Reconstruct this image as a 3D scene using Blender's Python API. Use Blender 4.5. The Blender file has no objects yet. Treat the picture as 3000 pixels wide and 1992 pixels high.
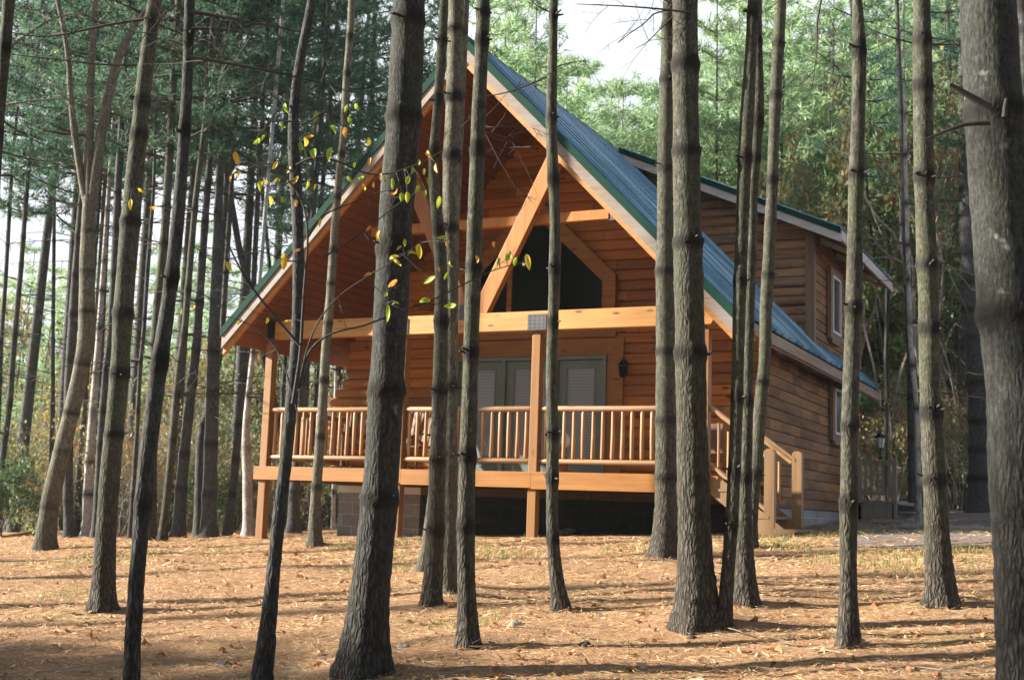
import bpy, math, random
import numpy as np
from mathutils import Vector, Matrix
C = bpy.context.scene.collection
sc = bpy.context.scene
rad = math.radians

# ------------------------------------------------------------------ camera
# eye at the world origin; X runs along the cabin front, Y into the wood, Z up
YAW, PITCH, ROLL, FPX = -.45331, .13225, -.034244, 3687.2      # FPX for a 3000 px wide frame
def cam_axes():
    cy, sy, cp, sp = math.cos(YAW), math.sin(YAW), math.cos(PITCH), math.sin(PITCH)
    f = np.array([sy*cp, cy*cp, sp]); r = np.array([cy, -sy, 0.]); d = np.cross(f, r)
    c, s = math.cos(ROLL), math.sin(ROLL)
    return c*r+s*d, -s*r+c*d, f
CR, CD, CF = cam_axes()
cam = bpy.data.objects.new('camera', bpy.data.cameras.new('camera')); C.objects.link(cam)
cam.matrix_world = Matrix(((CR[0], -CD[0], -CF[0], 0), (CR[1], -CD[1], -CF[1], 0), (CR[2], -CD[2], -CF[2], 0), (0, 0, 0, 1)))
cam.data.sensor_width = 36; cam.data.lens = FPX/3000*36
cam.data.clip_start = .1; cam.data.clip_end = 1000
cam.data.dof.use_dof = True; cam.data.dof.focus_distance = 9.5; cam.data.dof.aperture_fstop = 4.5
sc.camera = cam

# ------------------------------------------------------------------ light
SUN_EL, SUN_TRAVEL = rad(21), np.array([.93, .37])                # the sun's light travels right and into the wood
st = SUN_TRAVEL/np.linalg.norm(SUN_TRAVEL)*math.cos(SUN_EL)
sun_dir = Vector((st[0], st[1], -math.sin(SUN_EL)))
sun = bpy.data.objects.new('sun', bpy.data.lights.new('sun', 'SUN')); C.objects.link(sun)
sun.data.energy = 5.0; sun.data.angle = rad(.9); sun.data.color = (1, .93, .80)
sun.rotation_euler = sun_dir.to_track_quat('-Z', 'Y').to_euler()
world = bpy.data.worlds.new('World'); sc.world = world; world.use_nodes = True
nt = world.node_tree; nt.nodes.clear()
sky = nt.nodes.new('ShaderNodeTexSky'); sky.sky_type = 'NISHITA'; sky.sun_disc = False
sky.sun_elevation = SUN_EL; sky.sun_rotation = math.atan2(-st[0], -st[1]); sky.air_density = 1.0; sky.dust_density = 1.5
tc = nt.nodes.new('ShaderNodeTexCoord')
nz = nt.nodes.new('ShaderNodeTexNoise'); nz.inputs['Scale'].default_value = 2.2; nz.inputs['Detail'].default_value = 6
sep = nt.nodes.new('ShaderNodeSeparateXYZ')
mr = nt.nodes.new('ShaderNodeMapRange'); mr.inputs[1].default_value = .38; mr.inputs[2].default_value = .62; mr.inputs[3].default_value = .9; mr.inputs[4].default_value = -.15
ad = nt.nodes.new('ShaderNodeMath'); ad.operation = 'ADD'; ad.use_clamp = True
ms = nt.nodes.new('ShaderNodeMath'); ms.operation = 'MULTIPLY_ADD'; ms.inputs[1].default_value = 1.2; ms.inputs[2].default_value = -.45
mx = nt.nodes.new('ShaderNodeMix'); mx.data_type = 'RGBA'; mx.inputs[7].default_value = (5.6, 5.9, 6.3, 1)
bg = nt.nodes.new('ShaderNodeBackground'); bg.inputs[1].default_value = .05
wo = nt.nodes.new('ShaderNodeOutputWorld')
L = nt.links.new
L(tc.outputs['Generated'], nz.inputs['Vector']); L(tc.outputs['Generated'], sep.inputs[0]); L(sep.outputs[2], mr.inputs[0])
L(nz.outputs[0], ms.inputs[0]); L(ms.outputs[0], ad.inputs[0]); L(mr.outputs[0], ad.inputs[1])
L(ad.outputs[0], mx.inputs[0]); L(sky.outputs[0], mx.inputs[6]); L(mx.outputs[2], bg.inputs[0]); L(bg.outputs[0], wo.inputs[0])
sc.view_settings.view_transform = 'Standard'; sc.view_settings.look = 'None'
sc.view_settings.exposure = 1.93; sc.view_settings.gamma = 1
sc.cycles.max_bounces = 7; sc.cycles.diffuse_bounces = 3; sc.cycles.transparent_max_bounces = 8
sc.cycles.use_denoising = True

# ------------------------------------------------------------------ picture-to-place helpers (only used to find where things stand)
def ray(x, y):
    return CR*(x-1500)/FPX + CD*(y-996)/FPX + CF
def sm(a, b, x):
    t = np.clip((x-a)/(b-a), 0, 1); return t*t*(3-2*t)
MOUNDS = []
GY = ((-60, -2.4), (-20, -1.2), (0, 0), (8, .83), (12, 1.18), (16, 1.43), (18.4, 1.47), (22, 1.6), (30, 1.9), (45, 2.2), (90, 2.6))
def gz(X, Y):
    X = np.asarray(X, float); Y = np.asarray(Y, float)
    z = -1.5+.045*np.clip(X, -30, 12)+np.interp(Y, [g[0] for g in GY], [g[1] for g in GY])
    z = z-1.9*sm(21, 50, Y)*sm(-11, -20, X)                      # the ground falls away behind the crest on the left
    bump = .022*np.sin(X*1.7+Y*.6)*np.sin(Y*1.3-X*.4)+.012*np.sin(X*4.1+1)*np.sin(Y*3.7)
    for mx_, my_, mr_ in MOUNDS: z = z+.05*np.exp(-((X-mx_)**2+(Y-my_)**2)/mr_**2)
    return z+bump*(1-sm(-13, -12, X)*sm(-4, -5, X)*sm(15, 16, Y)*.7)
ZO = {'A': (0, 0), 'B': (1000, 0), 'C': (2000, 0), 'D': (0, 992), 'E': (1000, 992), 'F': (2000, 992)}
def zz(z, x, y):
    return ZO[z][0]+.6378*x, ZO[z][1]+.6378*y
def ground_at(x, y):
    d = ray(x, y); d = d/np.hypot(d[0], d[1]); t = 2.
    while t < 90:
        p = d*t
        if p[2] < gz(p[0], p[1]): return p, t
        t += .03
    return d*60, 60
def on_dist(x, y, D, az=None):
    d = ray(x, y)
    h = (CF[:2] if az is None else az); h = h/np.linalg.norm(h)
    return d*D/(d[0]*h[0]+d[1]*h[1])

MOUNDS = [(*ground_at(fx_, fy_)[0][:2], .42) for fx_, fy_ in ((1064,1968),(1263,1770),(1317,1735),(1372,1894),(1640,1786),(1948,1630),(2038,1834),(2118,1840),(2185,1770),(2203,1604),(2488,1894),(2756,1773),(303,1786),(131,1611),(922,1598))]
# ------------------------------------------------------------------ mesh helpers
class MB:
    def __init__(s): s.v = []; s.f = []; s.n = 0; s.m = []; s.att = []
    def add(s, v, f, mi=0, att=None):
        v = np.asarray(v, float); s.v.append(v)
        s.f += [tuple(i+s.n for i in q) for q in f]; s.m += [mi]*len(f); s.n += len(v)
        s.att.append(np.zeros(len(v)) if att is None else np.asarray(att, float))
        return s
    def box(s, x0, x1, y0, y1, z0, z1, mi=0):
        v = [(x, y, z) for x in (x0, x1) for y in (y0, y1) for z in (z0, z1)]
        return s.add(v, [(0, 1, 3, 2), (4, 6, 7, 5), (0, 4, 5, 1), (2, 3, 7, 6), (0, 2, 6, 4), (1, 5, 7, 3)], mi)
    def prism(s, poly, y0, y1, mi=0, axis='Y'):                  # poly of (x, z) pushed from y0 to y1
        n = len(poly)
        if axis == 'Y': v = [(a, y0, b) for a, b in poly]+[(a, y1, b) for a, b in poly]
        elif axis == 'X': v = [(y0, a, b) for a, b in poly]+[(y1, a, b) for a, b in poly]
        else: v = [(a, b, y0) for a, b in poly]+[(a, b, y1) for a, b in poly]
        f = [tuple(range(n)), tuple(range(2*n-1, n-1, -1))]+[(i, i+n, (i+1) % n+n, (i+1) % n) for i in range(n)]
        return s.add(v, f, mi)
    def beam(s, p, q, w, h, up=(0, 0, 1), mi=0):                  # rectangular timber from p to q
        p, q = Vector(p), Vector(q); d = (q-p).normalized(); u = Vector(up); sd = d.cross(u).normalized(); u = sd.cross(d).normalized()
        v = [e+sd*a*w/2+u*b*h/2 for e in (p, q) for a, b in ((-1, -1), (1, -1), (1, 1), (-1, 1))]
        return s.add([tuple(k) for k in v], [(3, 2, 1, 0), (4, 5, 6, 7), (0, 1, 5, 4), (1, 2, 6, 5), (2, 3, 7, 6), (3, 0, 4, 7)], mi)
    def tube(s, P, R, seg=8, mi=0, att=None, cap=True, rough=0, rng=None):
        P = np.asarray(P, float); R = np.broadcast_to(np.asarray(R, float), (len(P),)); n = len(P)
        T = np.gradient(P, axis=0) if n > 2 else np.repeat(P[1:2]-P[0:1], 2, 0)
        T /= np.linalg.norm(T, axis=1)[:, None]+1e-9
        ref = np.array([1., .13, 0]) if abs(T[0][2]) > .6 else np.array([0, 0, 1.])
        A = np.cross(T, ref); A /= np.linalg.norm(A, axis=1)[:, None]+1e-9; B = np.cross(T, A)
        th = np.arange(seg)*2*np.pi/seg
        rr = R[:, None]*np.ones(seg)
        if rough:
            rr = rr*(1+rough*(rng.random((n, seg))-.5))
        V = P[:, None]+rr[..., None]*(np.cos(th)[None, :, None]*A[:, None]+np.sin(th)[None, :, None]*B[:, None])
        f = [(i*seg+j, i*seg+(j+1) % seg, (i+1)*seg+(j+1) % seg, (i+1)*seg+j) for i in range(n-1) for j in range(seg)]
        if cap: f += [tuple(range(seg-1, -1, -1)), tuple((n-1)*seg+j for j in range(seg))]
        a = None if att is None else np.repeat(np.asarray(att, float), seg)
        return s.add(V.reshape(-1, 3), f, mi, a)
    def build(s, name, mats, parent=None, smooth=False, bevel=0, attname=None):
        me = bpy.data.meshes.new(name)
        if s.n:
            v = np.concatenate(s.v)
            ln = np.array([len(q) for q in s.f], np.int32); idx = np.fromiter((i for q in s.f for i in q), np.int32)
            me.vertices.add(len(v)); me.vertices.foreach_set('co', v.ravel())
            me.loops.add(len(idx)); me.loops.foreach_set('vertex_index', idx)
            me.polygons.add(len(ln)); me.polygons.foreach_set('loop_start', np.concatenate(([0], np.cumsum(ln)[:-1])).astype(np.int32))
            me.polygons.foreach_set('loop_total', ln); me.polygons.foreach_set('material_index', np.array(s.m, np.int32))
            me.polygons.foreach_set('use_smooth', np.full(len(ln), smooth))
            if attname:
                at = me.attributes.new(attname, 'FLOAT', 'POINT'); at.data.foreach_set('value', np.concatenate(s.att))
            me.update(calc_edges=True); me.validate()
        for m in (mats if isinstance(mats, (list, tuple)) else [mats]): me.materials.append(m)
        o = bpy.data.objects.new(name, me); C.objects.link(o)
        if parent is not None:
            o.parent = parent; o.matrix_parent_inverse = parent.matrix_world.inverted() if parent.type != 'EMPTY' else Matrix.Translation(-Vector(parent.location))
        if bevel:
            b = o.modifiers.new('bevel', 'BEVEL'); b.width = bevel; b.segments = 2; b.limit_method = 'ANGLE'
        return o
def tri_mesh(name, V, mats, parent=None, att=None, attname='tint', mi=None, tpq=3):
    """V: (n, tpq, 3) separate faces"""
    n = len(V); me = bpy.data.meshes.new(name)
    me.vertices.add(n*tpq); me.vertices.foreach_set('co', np.asarray(V, np.float32).ravel())
    me.loops.add(n*tpq); me.loops.foreach_set('vertex_index', np.arange(n*tpq, dtype=np.int32))
    me.polygons.add(n); me.polygons.foreach_set('loop_start', np.arange(0, n*tpq, tpq, dtype=np.int32)); me.polygons.foreach_set('loop_total', np.full(n, tpq, np.int32))
    if mi is not None: me.polygons.foreach_set('material_index', np.asarray(mi, np.int32))
    if att is not None:
        a = me.attributes.new(attname, 'FLOAT', 'POINT'); a.data.foreach_set('value', np.repeat(np.asarray(att, np.float32), tpq))
    me.update(calc_edges=True)
    for m in (mats if isinstance(mats, (list, tuple)) else [mats]): me.materials.append(m)
    o = bpy.data.objects.new(name, me); C.objects.link(o)
    if parent is not None: o.parent = parent; o.matrix_parent_inverse = Matrix.Translation(-Vector(parent.location))
    return o
def empty(name, loc, label, cat, group=None):
    o = bpy.data.objects.new(name, None); C.objects.link(o); o.location = tuple(float(k) for k in loc); o.empty_display_size = .3
    o['label'] = label; o['category'] = cat
    if group: o['group'] = group
    return o
def tag(o, label=None, cat=None, group=None, kind=None):
    if label: o['label'] = label
    if cat: o['category'] = cat
    if group: o['group'] = group
    if kind: o['kind'] = kind
    return o

# ------------------------------------------------------------------ materials
def mat(name):
    m = bpy.data.materials.new(name); m.use_nodes = True; t = m.node_tree; t.nodes.clear()
    o = t.nodes.new('ShaderNodeOutputMaterial'); b = t.nodes.new('ShaderNodeBsdfPrincipled'); t.links.new(b.outputs[0], o.inputs[0])
    return m, t, b, o
def N(t, kind, **kw):
    n = t.nodes.new('ShaderNode'+kind)
    for k, v in kw.items():
        if k.startswith('i_'):
            key = k[2:]; key = int(key) if key.isdigit() else key.replace('_', ' ')
            n.inputs[key].default_value = v
        else: setattr(n, k, v)
    return n
def ramp(t, fac, stops):
    r = N(t, 'ValToRGB'); e = r.color_ramp.elements
    while len(e) < len(stops): e.new(.5)
    for q, (p, c) in zip(e, stops): q.position = p; q.color = (*c, 1) if len(c) == 3 else c
    t.links.new(fac, r.inputs[0]); return r.outputs[0]
def mixc(t, fac, a, b, mode='MIX'):
    m = N(t, 'Mix', data_type='RGBA', blend_type=mode)
    for i, v in ((0, fac), (6, a), (7, b)):
        if isinstance(v, (int, float)): m.inputs[i].default_value = v
        elif isinstance(v, tuple): m.inputs[i].default_value = (*v, 1) if len(v) == 3 else v
        else: t.links.new(v, m.inputs[i])
    return m.outputs[2]
def math_(t, op, a, b=None, c=None, clamp=False):
    m = N(t, 'Math', operation=op, use_clamp=clamp)
    for i, v in enumerate((a, b, c)):
        if v is None: continue
        if isinstance(v, (int, float)): m.inputs[i].default_value = v
        else: t.links.new(v, m.inputs[i])
    return m.outputs[0]
def noise(t, vec, scale, detail=4, rough=.55, out=0):
    n = N(t, 'TexNoise'); n.inputs['Scale'].default_value = scale; n.inputs['Detail'].default_value = detail; n.inputs['Roughness'].default_value = rough
    t.links.new(vec, n.inputs['Vector']); return n.outputs[out]
def mapping(t, scale=(1, 1, 1), rot=(0, 0, 0), src='Object'):
    c = N(t, 'TexCoord'); m = N(t, 'Mapping'); m.inputs['Scale'].default_value = scale; m.inputs['Rotation'].default_value = rot
    t.links.new(c.outputs[src], m.inputs['Vector']); return m.outputs[0]
def bump(t, b, h, strength=.4, dist=.02):
    n = N(t, 'Bump'); n.inputs['Strength'].default_value = strength; n.inputs['Distance'].default_value = dist
    t.links.new(h, n.inputs['Height']); t.links.new(n.outputs[0], b.inputs['Normal']); return n

def wood(name, dark, light, axis='X', grey=None, course=0, rough=.55, tilt=0, knots=.5, z0=0, greyamt=.5, board=1.9):
    """stained timber: grain along one axis, knots, tone changing from board to board"""
    m, t, b, o = mat(name)
    s = {'X': (.7, 9, 9), 'Y': (9, .7, 9), 'Z': (9, 9, .7)}[axis]
    v = mapping(t, s, (0, tilt, 0))
    g = noise(t, v, 2.2, 6, .6)
    col = ramp(t, g, [(.25, dark), (.5, tuple((p+q)/2 for p, q in zip(dark, light))), (.78, light)])
    oc = N(t, 'TexCoord'); sp = N(t, 'SeparateXYZ'); t.links.new(oc.outputs['Object'], sp.inputs[0])
    if course:
        along = sp.outputs[0] if axis == 'X' else sp.outputs[1]
        row = math_(t, 'FLOOR', math_(t, 'DIVIDE', math_(t, 'SUBTRACT', sp.outputs[2], z0), course))
        seg = math_(t, 'FLOOR', math_(t, 'ADD', math_(t, 'DIVIDE', along, board), math_(t, 'MULTIPLY', row, .37)))
        cb = N(t, 'CombineXYZ'); t.links.new(row, cb.inputs[0]); t.links.new(seg, cb.inputs[1])
        wn = N(t, 'TexWhiteNoise', noise_dimensions='3D'); t.links.new(cb.outputs[0], wn.inputs['Vector'])
        col = mixc(t, 1.0, col, ramp(t, wn.outputs['Value'], [(0, (.5, .48, .46)), (.5, (.88, .88, .88)), (1, (1.35, 1.28, 1.2))]), 'MULTIPLY')
        # the joint between two boards of one course
        fr = math_(t, 'FRACT', math_(t, 'ADD', math_(t, 'DIVIDE', along, board), math_(t, 'MULTIPLY', row, .37)))
        col = mixc(t, math_(t, 'LESS_THAN', fr, .004), col, (.03, .015, .008))
    # knots
    sv = {'X': (1.3, 4, 4), 'Y': (4, 1.3, 4), 'Z': (4, 4, 1.3)}[axis]
    vo = N(t, 'TexVoronoi'); vo.inputs['Scale'].default_value = 1.6; vo.inputs['Randomness'].default_value = 1; t.links.new(mapping(t, sv, (0, tilt, 0)), vo.inputs['Vector'])
    kn = ramp(t, vo.outputs['Distance'], [(.07, (1, 1, 1)), (.16, (0, 0, 0))])
    kc = math_(t, 'MULTIPLY', kn, knots)
    col = mixc(t, kc, col, tuple(x*.16 for x in dark))
    if grey:
        w = noise(t, mapping(t, tuple(x*.5 for x in s), (0, tilt, 0)), 1.5, 5, .65)
        w2 = ramp(t, w, [(.42, (0, 0, 0)), (.68, (greyamt,)*3)])
        col = mixc(t, w2, col, grey)
    t.links.new(col, b.inputs['Base Color']); b.inputs['Roughness'].default_value = rough
    bump(t, b, g, .35, .006)
    return m
def plain(name, col, rough=.5, metal=0, var=.25, scale=6, bmp=.15):
    m, t, b, o = mat(name)
    n = noise(t, mapping(t), scale, 5, .6)
    c = ramp(t, n, [(.3, tuple(x*(1-var) for x in col)), (.7, tuple(min(1, x*(1+var)) for x in col))])
    t.links.new(c, b.inputs['Base Color']); b.inputs['Roughness'].default_value = rough; b.inputs['Metallic'].default_value = metal
    if bmp: bump(t, b, n, bmp, .01)
    return m

O_D, O_L = (.25, .068, .005), (.52, .185, .022)
M = {}
M['log_x'] = wood('orange log siding', O_D, O_L, 'X', course=.167, z0=.28, knots=1.0)
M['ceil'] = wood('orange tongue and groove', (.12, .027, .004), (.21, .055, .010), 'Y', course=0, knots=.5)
M['post'] = wood('cedar post', (.18, .068, .010), (.31, .135, .026), 'Z', grey=(.26, .17, .10), greyamt=.3, knots=.8)
M['rim'] = wood('stained rim board', (.20, .070, .008), (.38, .16, .024), 'X', knots=.8)
M['beam'] = wood('honey beam', (.34, .15, .030), (.56, .29, .085), 'X', knots=.85)
M['strut'] = wood('honey strut', (.28, .095, .012), (.47, .19, .034), 'Z', tilt=rad(-27), knots=.85)
M['rail'] = wood('peeled log rail', (.20, .095, .032), (.37, .205, .085), 'X', grey=(.34, .27, .235), greyamt=.6, knots=.5)
M['bal'] = wood('peeled baluster', (.20, .082, .020), (.37, .175, .052), 'Z', grey=(.33, .24, .18), greyamt=.4, knots=.4)
M['fascia_r'] = wood('weathered rake board', (.15, .10, .07), (.27, .205, .16), 'X', grey=(.22, .21, .215), tilt=rad(45), greyamt=.9)
M['fascia_l'] = wood('weathered rake board left', (.15, .10, .07), (.27, .205, .16), 'X', grey=(.22, .21, .215), tilt=rad(-45), greyamt=.9)
M['raft_r'] = wood('orange barge rafter', (.34, .13, .03), (.52, .24, .07), 'X', tilt=rad(45))
M['raft_l'] = wood('orange barge rafter left', (.34, .13, .03), (.52, .24, .07), 'X', tilt=rad(-45))
M['side_y'] = wood('weathered side logs', (.11, .043, .013), (.36, .165, .06), 'Y', grey=(.20, .13, .085), course=.167, z0=.13, greyamt=.6, knots=.6, rough=.85, board=.66)
M['side_x'] = wood('weathered dormer logs', (.15, .07, .03), (.40, .215, .105), 'X', grey=(.30, .22, .16), course=.167, z0=.13, greyamt=.7, knots=.6, rough=.8, board=2.3)
M['trimw'] = wood('weathered trim', (.11, .06, .035), (.26, .16, .10), 'Z', grey=(.25, .20, .17), greyamt=.6, rough=.8)
M['fasw'] = wood('weathered eave board', (.17, .10, .065), (.34, .23, .16), 'Y', grey=(.32, .27, .23), greyamt=.7, rough=.8)
M['fasd'] = wood('pale dormer board', (.36, .31, .28), (.52, .48, .45), 'X', grey=(.55, .53, .53), greyamt=.9, tilt=rad(23))
M['step'] = wood('treated stair timber', (.16, .082, .032), (.29, .165, .072), 'Z', grey=(.20, .165, .11), greyamt=.5)
M['stepgrey'] = wood('old grey deck timber', (.12, .095, .075), (.26, .22, .18), 'Z', grey=(.25, .24, .23), greyamt=.7, rough=.85)
M['green'] = plain('sage green door paint', (.15, .19, .165), .45, var=.12, scale=3, bmp=.03)
M['trimgreen'] = plain('dark green metal trim', (.006, .040, .028), .75, var=.1, bmp=0); M['trimgreen'].node_tree.nodes['Principled BSDF'].inputs['Specular IOR Level'].default_value = .12
M['steel'] = plain('grey truss plate', (.07, .075, .085), .6, .2, var=.15, bmp=.05)
M['black'] = plain('black lantern metal', (.012, .012, .013), .35, .4, var=.1, bmp=0)
M['white'] = plain('white vinyl', (.62, .62, .64), .4, var=.05, bmp=0)
M['dark'] = plain('black sheet for dark room', (.008, .008, .009), .9, var=.1, bmp=0)
M['whiteband'] = plain('white painted sill', (.70, .70, .68), .6, var=.08, bmp=.05)
M['stone'] = plain('field stone', (.22, .20, .18), .85, var=.35, scale=18, bmp=.5)
M['cone'] = plain('dark pine cone', (.035, .025, .02), .9, var=.3, scale=40, bmp=.4)
M['red'] = plain('red chair fabric', (.30, .03, .02), .7, var=.1, bmp=0)
M['lampglass'] = plain('frosted white globe', (.72, .74, .75), .25, var=.03, bmp=0)
M['clay'] = plain('glazed orange brown clay', (.28, .08, .02), .25, var=.3, bmp=0)
M['hidewood'] = wood('dark rocking chair wood', (.08, .035, .015), (.18, .085, .04), 'Z', knots=.3)
# metal roof; rib glints painted into the colour as pale and dark streaks
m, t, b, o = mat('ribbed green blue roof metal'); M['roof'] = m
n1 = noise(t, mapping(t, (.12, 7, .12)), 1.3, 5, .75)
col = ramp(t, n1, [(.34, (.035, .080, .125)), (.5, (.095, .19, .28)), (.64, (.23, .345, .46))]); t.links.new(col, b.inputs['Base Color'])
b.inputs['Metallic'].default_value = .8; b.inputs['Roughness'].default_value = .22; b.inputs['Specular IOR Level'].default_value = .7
# glass: reflects the wood, lets a little of the black sheet behind through
def glass(name, back):
    m, t, b, o = mat(name)
    b.inputs['Base Color'].default_value = (*back, 1); b.inputs['Roughness'].default_value = .04
    b.inputs['Specular IOR Level'].default_value = .07; b.inputs['Alpha'].default_value = .7
    bump(t, b, noise(t, mapping(t), .9, 2), .03, .05)
    return m
M['glass'] = glass('dark window glass', (.006, .008, .008))
m, t, b, o = mat('insect screen glass'); M['screen'] = m
b.inputs['Base Color'].default_value = (.03, .035, .045, 1); b.inputs['Roughness'].default_value = .18
# blinds between the panes: real slat bands across the blind
m, t, b, o = mat('closed white blind'); M['blind'] = m
w = N(t, 'TexWave', wave_type='BANDS', bands_direction='Z', wave_profile='SAW'); w.inputs['Scale'].default_value = 6.2; t.links.new(mapping(t), w.inputs['Vector'])
t.links.new(ramp(t, w.outputs[0], [(0, (.14, .15, .16)), (.25, (.24, .26, .28)), (1, (.28, .30, .32))]), b.inputs['Base Color']); b.inputs['Roughness'].default_value = .35
b.inputs['Coat Weight'].default_value = .6; b.inputs['Coat Roughness'].default_value = .05
# split face block
m, t, b, o = mat('split face concrete block'); M['block'] = m
mp = N(t, 'Mapping'); c = N(t, 'TexCoord'); t.links.new(c.outputs['Object'], mp.inputs['Vector'])
spx = N(t, 'SeparateXYZ'); t.links.new(mp.outputs[0], spx.inputs[0])
al = math_(t, 'ADD', spx.outputs[0], spx.outputs[1]); cbx = N(t, 'CombineXYZ'); t.links.new(al, cbx.inputs[0]); t.links.new(spx.outputs[2], cbx.inputs[1])
br = N(t, 'TexBrick', offset=.5); t.links.new(cbx.outputs[0], br.inputs['Vector'])
br.inputs['Scale'].default_value = 1; br.inputs['Brick Width'].default_value = .406; br.inputs['Row Height'].default_value = .203; br.inputs['Mortar Size'].default_value = .006
br.inputs['Color1'].default_value = (.27, .275, .29, 1); br.inputs['Color2'].default_value = (.35, .36, .38, 1); br.inputs['Mortar'].default_value = (.5, .5, .51, 1)
nb = noise(t, mapping(t), 14, 6, .7)
t.links.new(mixc(t, .5, br.outputs[0], ramp(t, nb, [(.3, (.5, .5, .5)), (.7, (1, 1, 1))]), 'MULTIPLY'), b.inputs['Base Color'])
b.inputs['Roughness'].default_value = .95; bump(t, b, nb, .9, .05)
m2 = M['block'].copy(); m2.name = 'block with painted deck shade'; M['block_shade'] = m2  # block copy darkened; the shade under the deck is in its colour
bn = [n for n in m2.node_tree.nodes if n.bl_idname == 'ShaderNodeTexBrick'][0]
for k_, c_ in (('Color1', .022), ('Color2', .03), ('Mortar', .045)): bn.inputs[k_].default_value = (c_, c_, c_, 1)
# lit bulb
m = bpy.data.materials.new('lit bulb'); m.use_nodes = True; t = m.node_tree; t.nodes.clear()
e = N(t, 'Emission'); e.inputs[0].default_value = (1, .86, .55, 1); e.inputs[1].default_value = 1.6; oo = N(t, 'OutputMaterial'); t.links.new(e.outputs[0], oo.inputs[0]); M['bulb'] = m

def bark(name, cols, lichen, base_col, fiss=1.0, patch=.5, horiz=0, lich=.5):
    """cols: dark, mid, light of the smooth bark; attribute 'low' = 1 near the foot (rough plates), 'knot' = whorl scars"""
    m, t, b, o = mat(name)
    v = mapping(t, (1.3, 1.3, .5)); v2 = mapping(t, (1, 1, 1))
    a = N(t, 'Attribute', attribute_name='low'); an = a.outputs['Fac']
    g1 = noise(t, v, 22, 7, .7); g2 = noise(t, v2, 3.2, 4, .6); g3 = noise(t, mapping(t, (1, 1, 3.5)), 9, 4, .6)
    col = ramp(t, g1, [(.36, cols[0]), (.5, cols[1]), (.64, cols[2])])
    lk = ramp(t, g2, [(.5-.2*lich, (0, 0, 0)), (.75-.1*lich, (.8, .8, .8))])
    col = mixc(t, lk, col, lichen)
    if horiz:
        hz = ramp(t, g3, [(.55, (0, 0, 0)), (.72, (horiz,)*3)]); col = mixc(t, hz, col, tuple(min(1, x*1.35) for x in cols[2]))
    g4 = noise(t, mapping(t, (1, 1, .45)), 85, 3, .7); col = mixc(t, 1., col, ramp(t, g4, [(.34, (.45, .45, .45)), (.5, (.85, .85, .85)), (.66, (1.35, 1.33, 1.28))]), 'MULTIPLY')
    pn = noise(t, v2, 11, 3, .5); pt = ramp(t, pn, [(.67, (0, 0, 0)), (.74, (patch*.6,)*3)])
    col = mixc(t, pt, col, (.22, .225, .21))
    # fissured plates
    vo = N(t, 'TexVoronoi', feature='DISTANCE_TO_EDGE'); vo.inputs['Scale'].default_value = 44
    wv = N(t, 'Mapping'); wv.inputs['Scale'].default_value = (1, 1, .20); tcx = N(t, 'TexCoord')
    wob = N(t, 'VectorMath', operation='ADD'); nn = N(t, 'TexNoise'); nn.inputs['Scale'].default_value = 14; t.links.new(tcx.outputs['Object'], nn.inputs['Vector'])
    sc_ = N(t, 'VectorMath', operation='SCALE'); sc_.inputs['Scale'].default_value = .03; t.links.new(nn.outputs['Color'], sc_.inputs[0])
    t.links.new(tcx.outputs['Object'], wob.inputs[0]); t.links.new(sc_.outputs[0], wob.inputs[1]); t.links.new(wob.outputs[0], wv.inputs['Vector']); t.links.new(wv.outputs[0], vo.inputs['Vector'])
    edge = ramp(t, vo.outputs['Distance'], [(.0, (0, 0, 0)), (.30, (1, 1, 1))])
    pl = mixc(t, 1., ramp(t, g1, [(.3, tuple(x*.7 for x in base_col)), (.7, tuple(x*1.35 for x in base_col))]), mixc(t, edge, (.30, .28, .26), (1.15, 1.12, 1.08)), 'MULTIPLY')
    low = math_(t, 'MULTIPLY', math_(t, 'SUBTRACT', math_(t, 'ADD', an, math_(t, 'MULTIPLY', g2, .5)), .25, clamp=True), fiss, clamp=True)
    col = mixc(t, low, col, pl)
    kn = N(t, 'Attribute', attribute_name='knot').outputs['Fac']
    col = mixc(t, math_(t, 'MULTIPLY', kn, math_(t, 'ADD', .55, math_(t, 'MULTIPLY', g1, .8)), clamp=True), col, (.016, .014, .012))
    t.links.new(col, b.inputs['Base Color']); b.inputs['Roughness'].default_value = .9; b.inputs['Specular IOR Level'].default_value = .25
    hh = math_(t, 'ADD', math_(t, 'ADD', math_(t, 'MULTIPLY', g1, .5), math_(t, 'MULTIPLY', g4, .25)), math_(t, 'MULTIPLY', math_(t, 'MULTIPLY', edge, math_(t, 'ADD', .15, low)), .9))
    bump(t, b, hh, .7, .014)
    return m
M['bark'] = bark('smooth grey green pine bark', ((0.0270, 0.0255, 0.0211), (0.0614, 0.0598, 0.0482), (0.1154, 0.1130, 0.0909)), (0.0737, 0.0835, 0.0466), (0.0687, 0.0614, 0.0530), horiz=.3)
M['bark_grey'] = bark('lichened grey pine bark', ((0.0165, 0.0169, 0.0165), (0.0367, 0.0375, 0.0367), (0.0624, 0.0632, 0.0617)), (0.0440, 0.0478, 0.0367), (0.0459, 0.0440, 0.0422), patch=.95, horiz=.35, lich=.3)
M['bark_dark'] = bark('dark ridged sapling bark', ((0.0225, 0.0240, 0.0255), (0.0510, 0.0525, 0.0525), (0.0863, 0.0863, 0.0840)), (0.0600, 0.0638, 0.0525), (0.0525, 0.0510, 0.0510), fiss=1.2, patch=.1, lich=.3)
M['bark_pale'] = bark('pale tan hardwood bark', ((0.0741, 0.0680, 0.0556), (0.1360, 0.1266, 0.1020), (0.2100, 0.1977, 0.1606)), (0.0926, 0.0926, 0.0618), (0.0926, 0.0803, 0.0618), fiss=.6, patch=.3)
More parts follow.
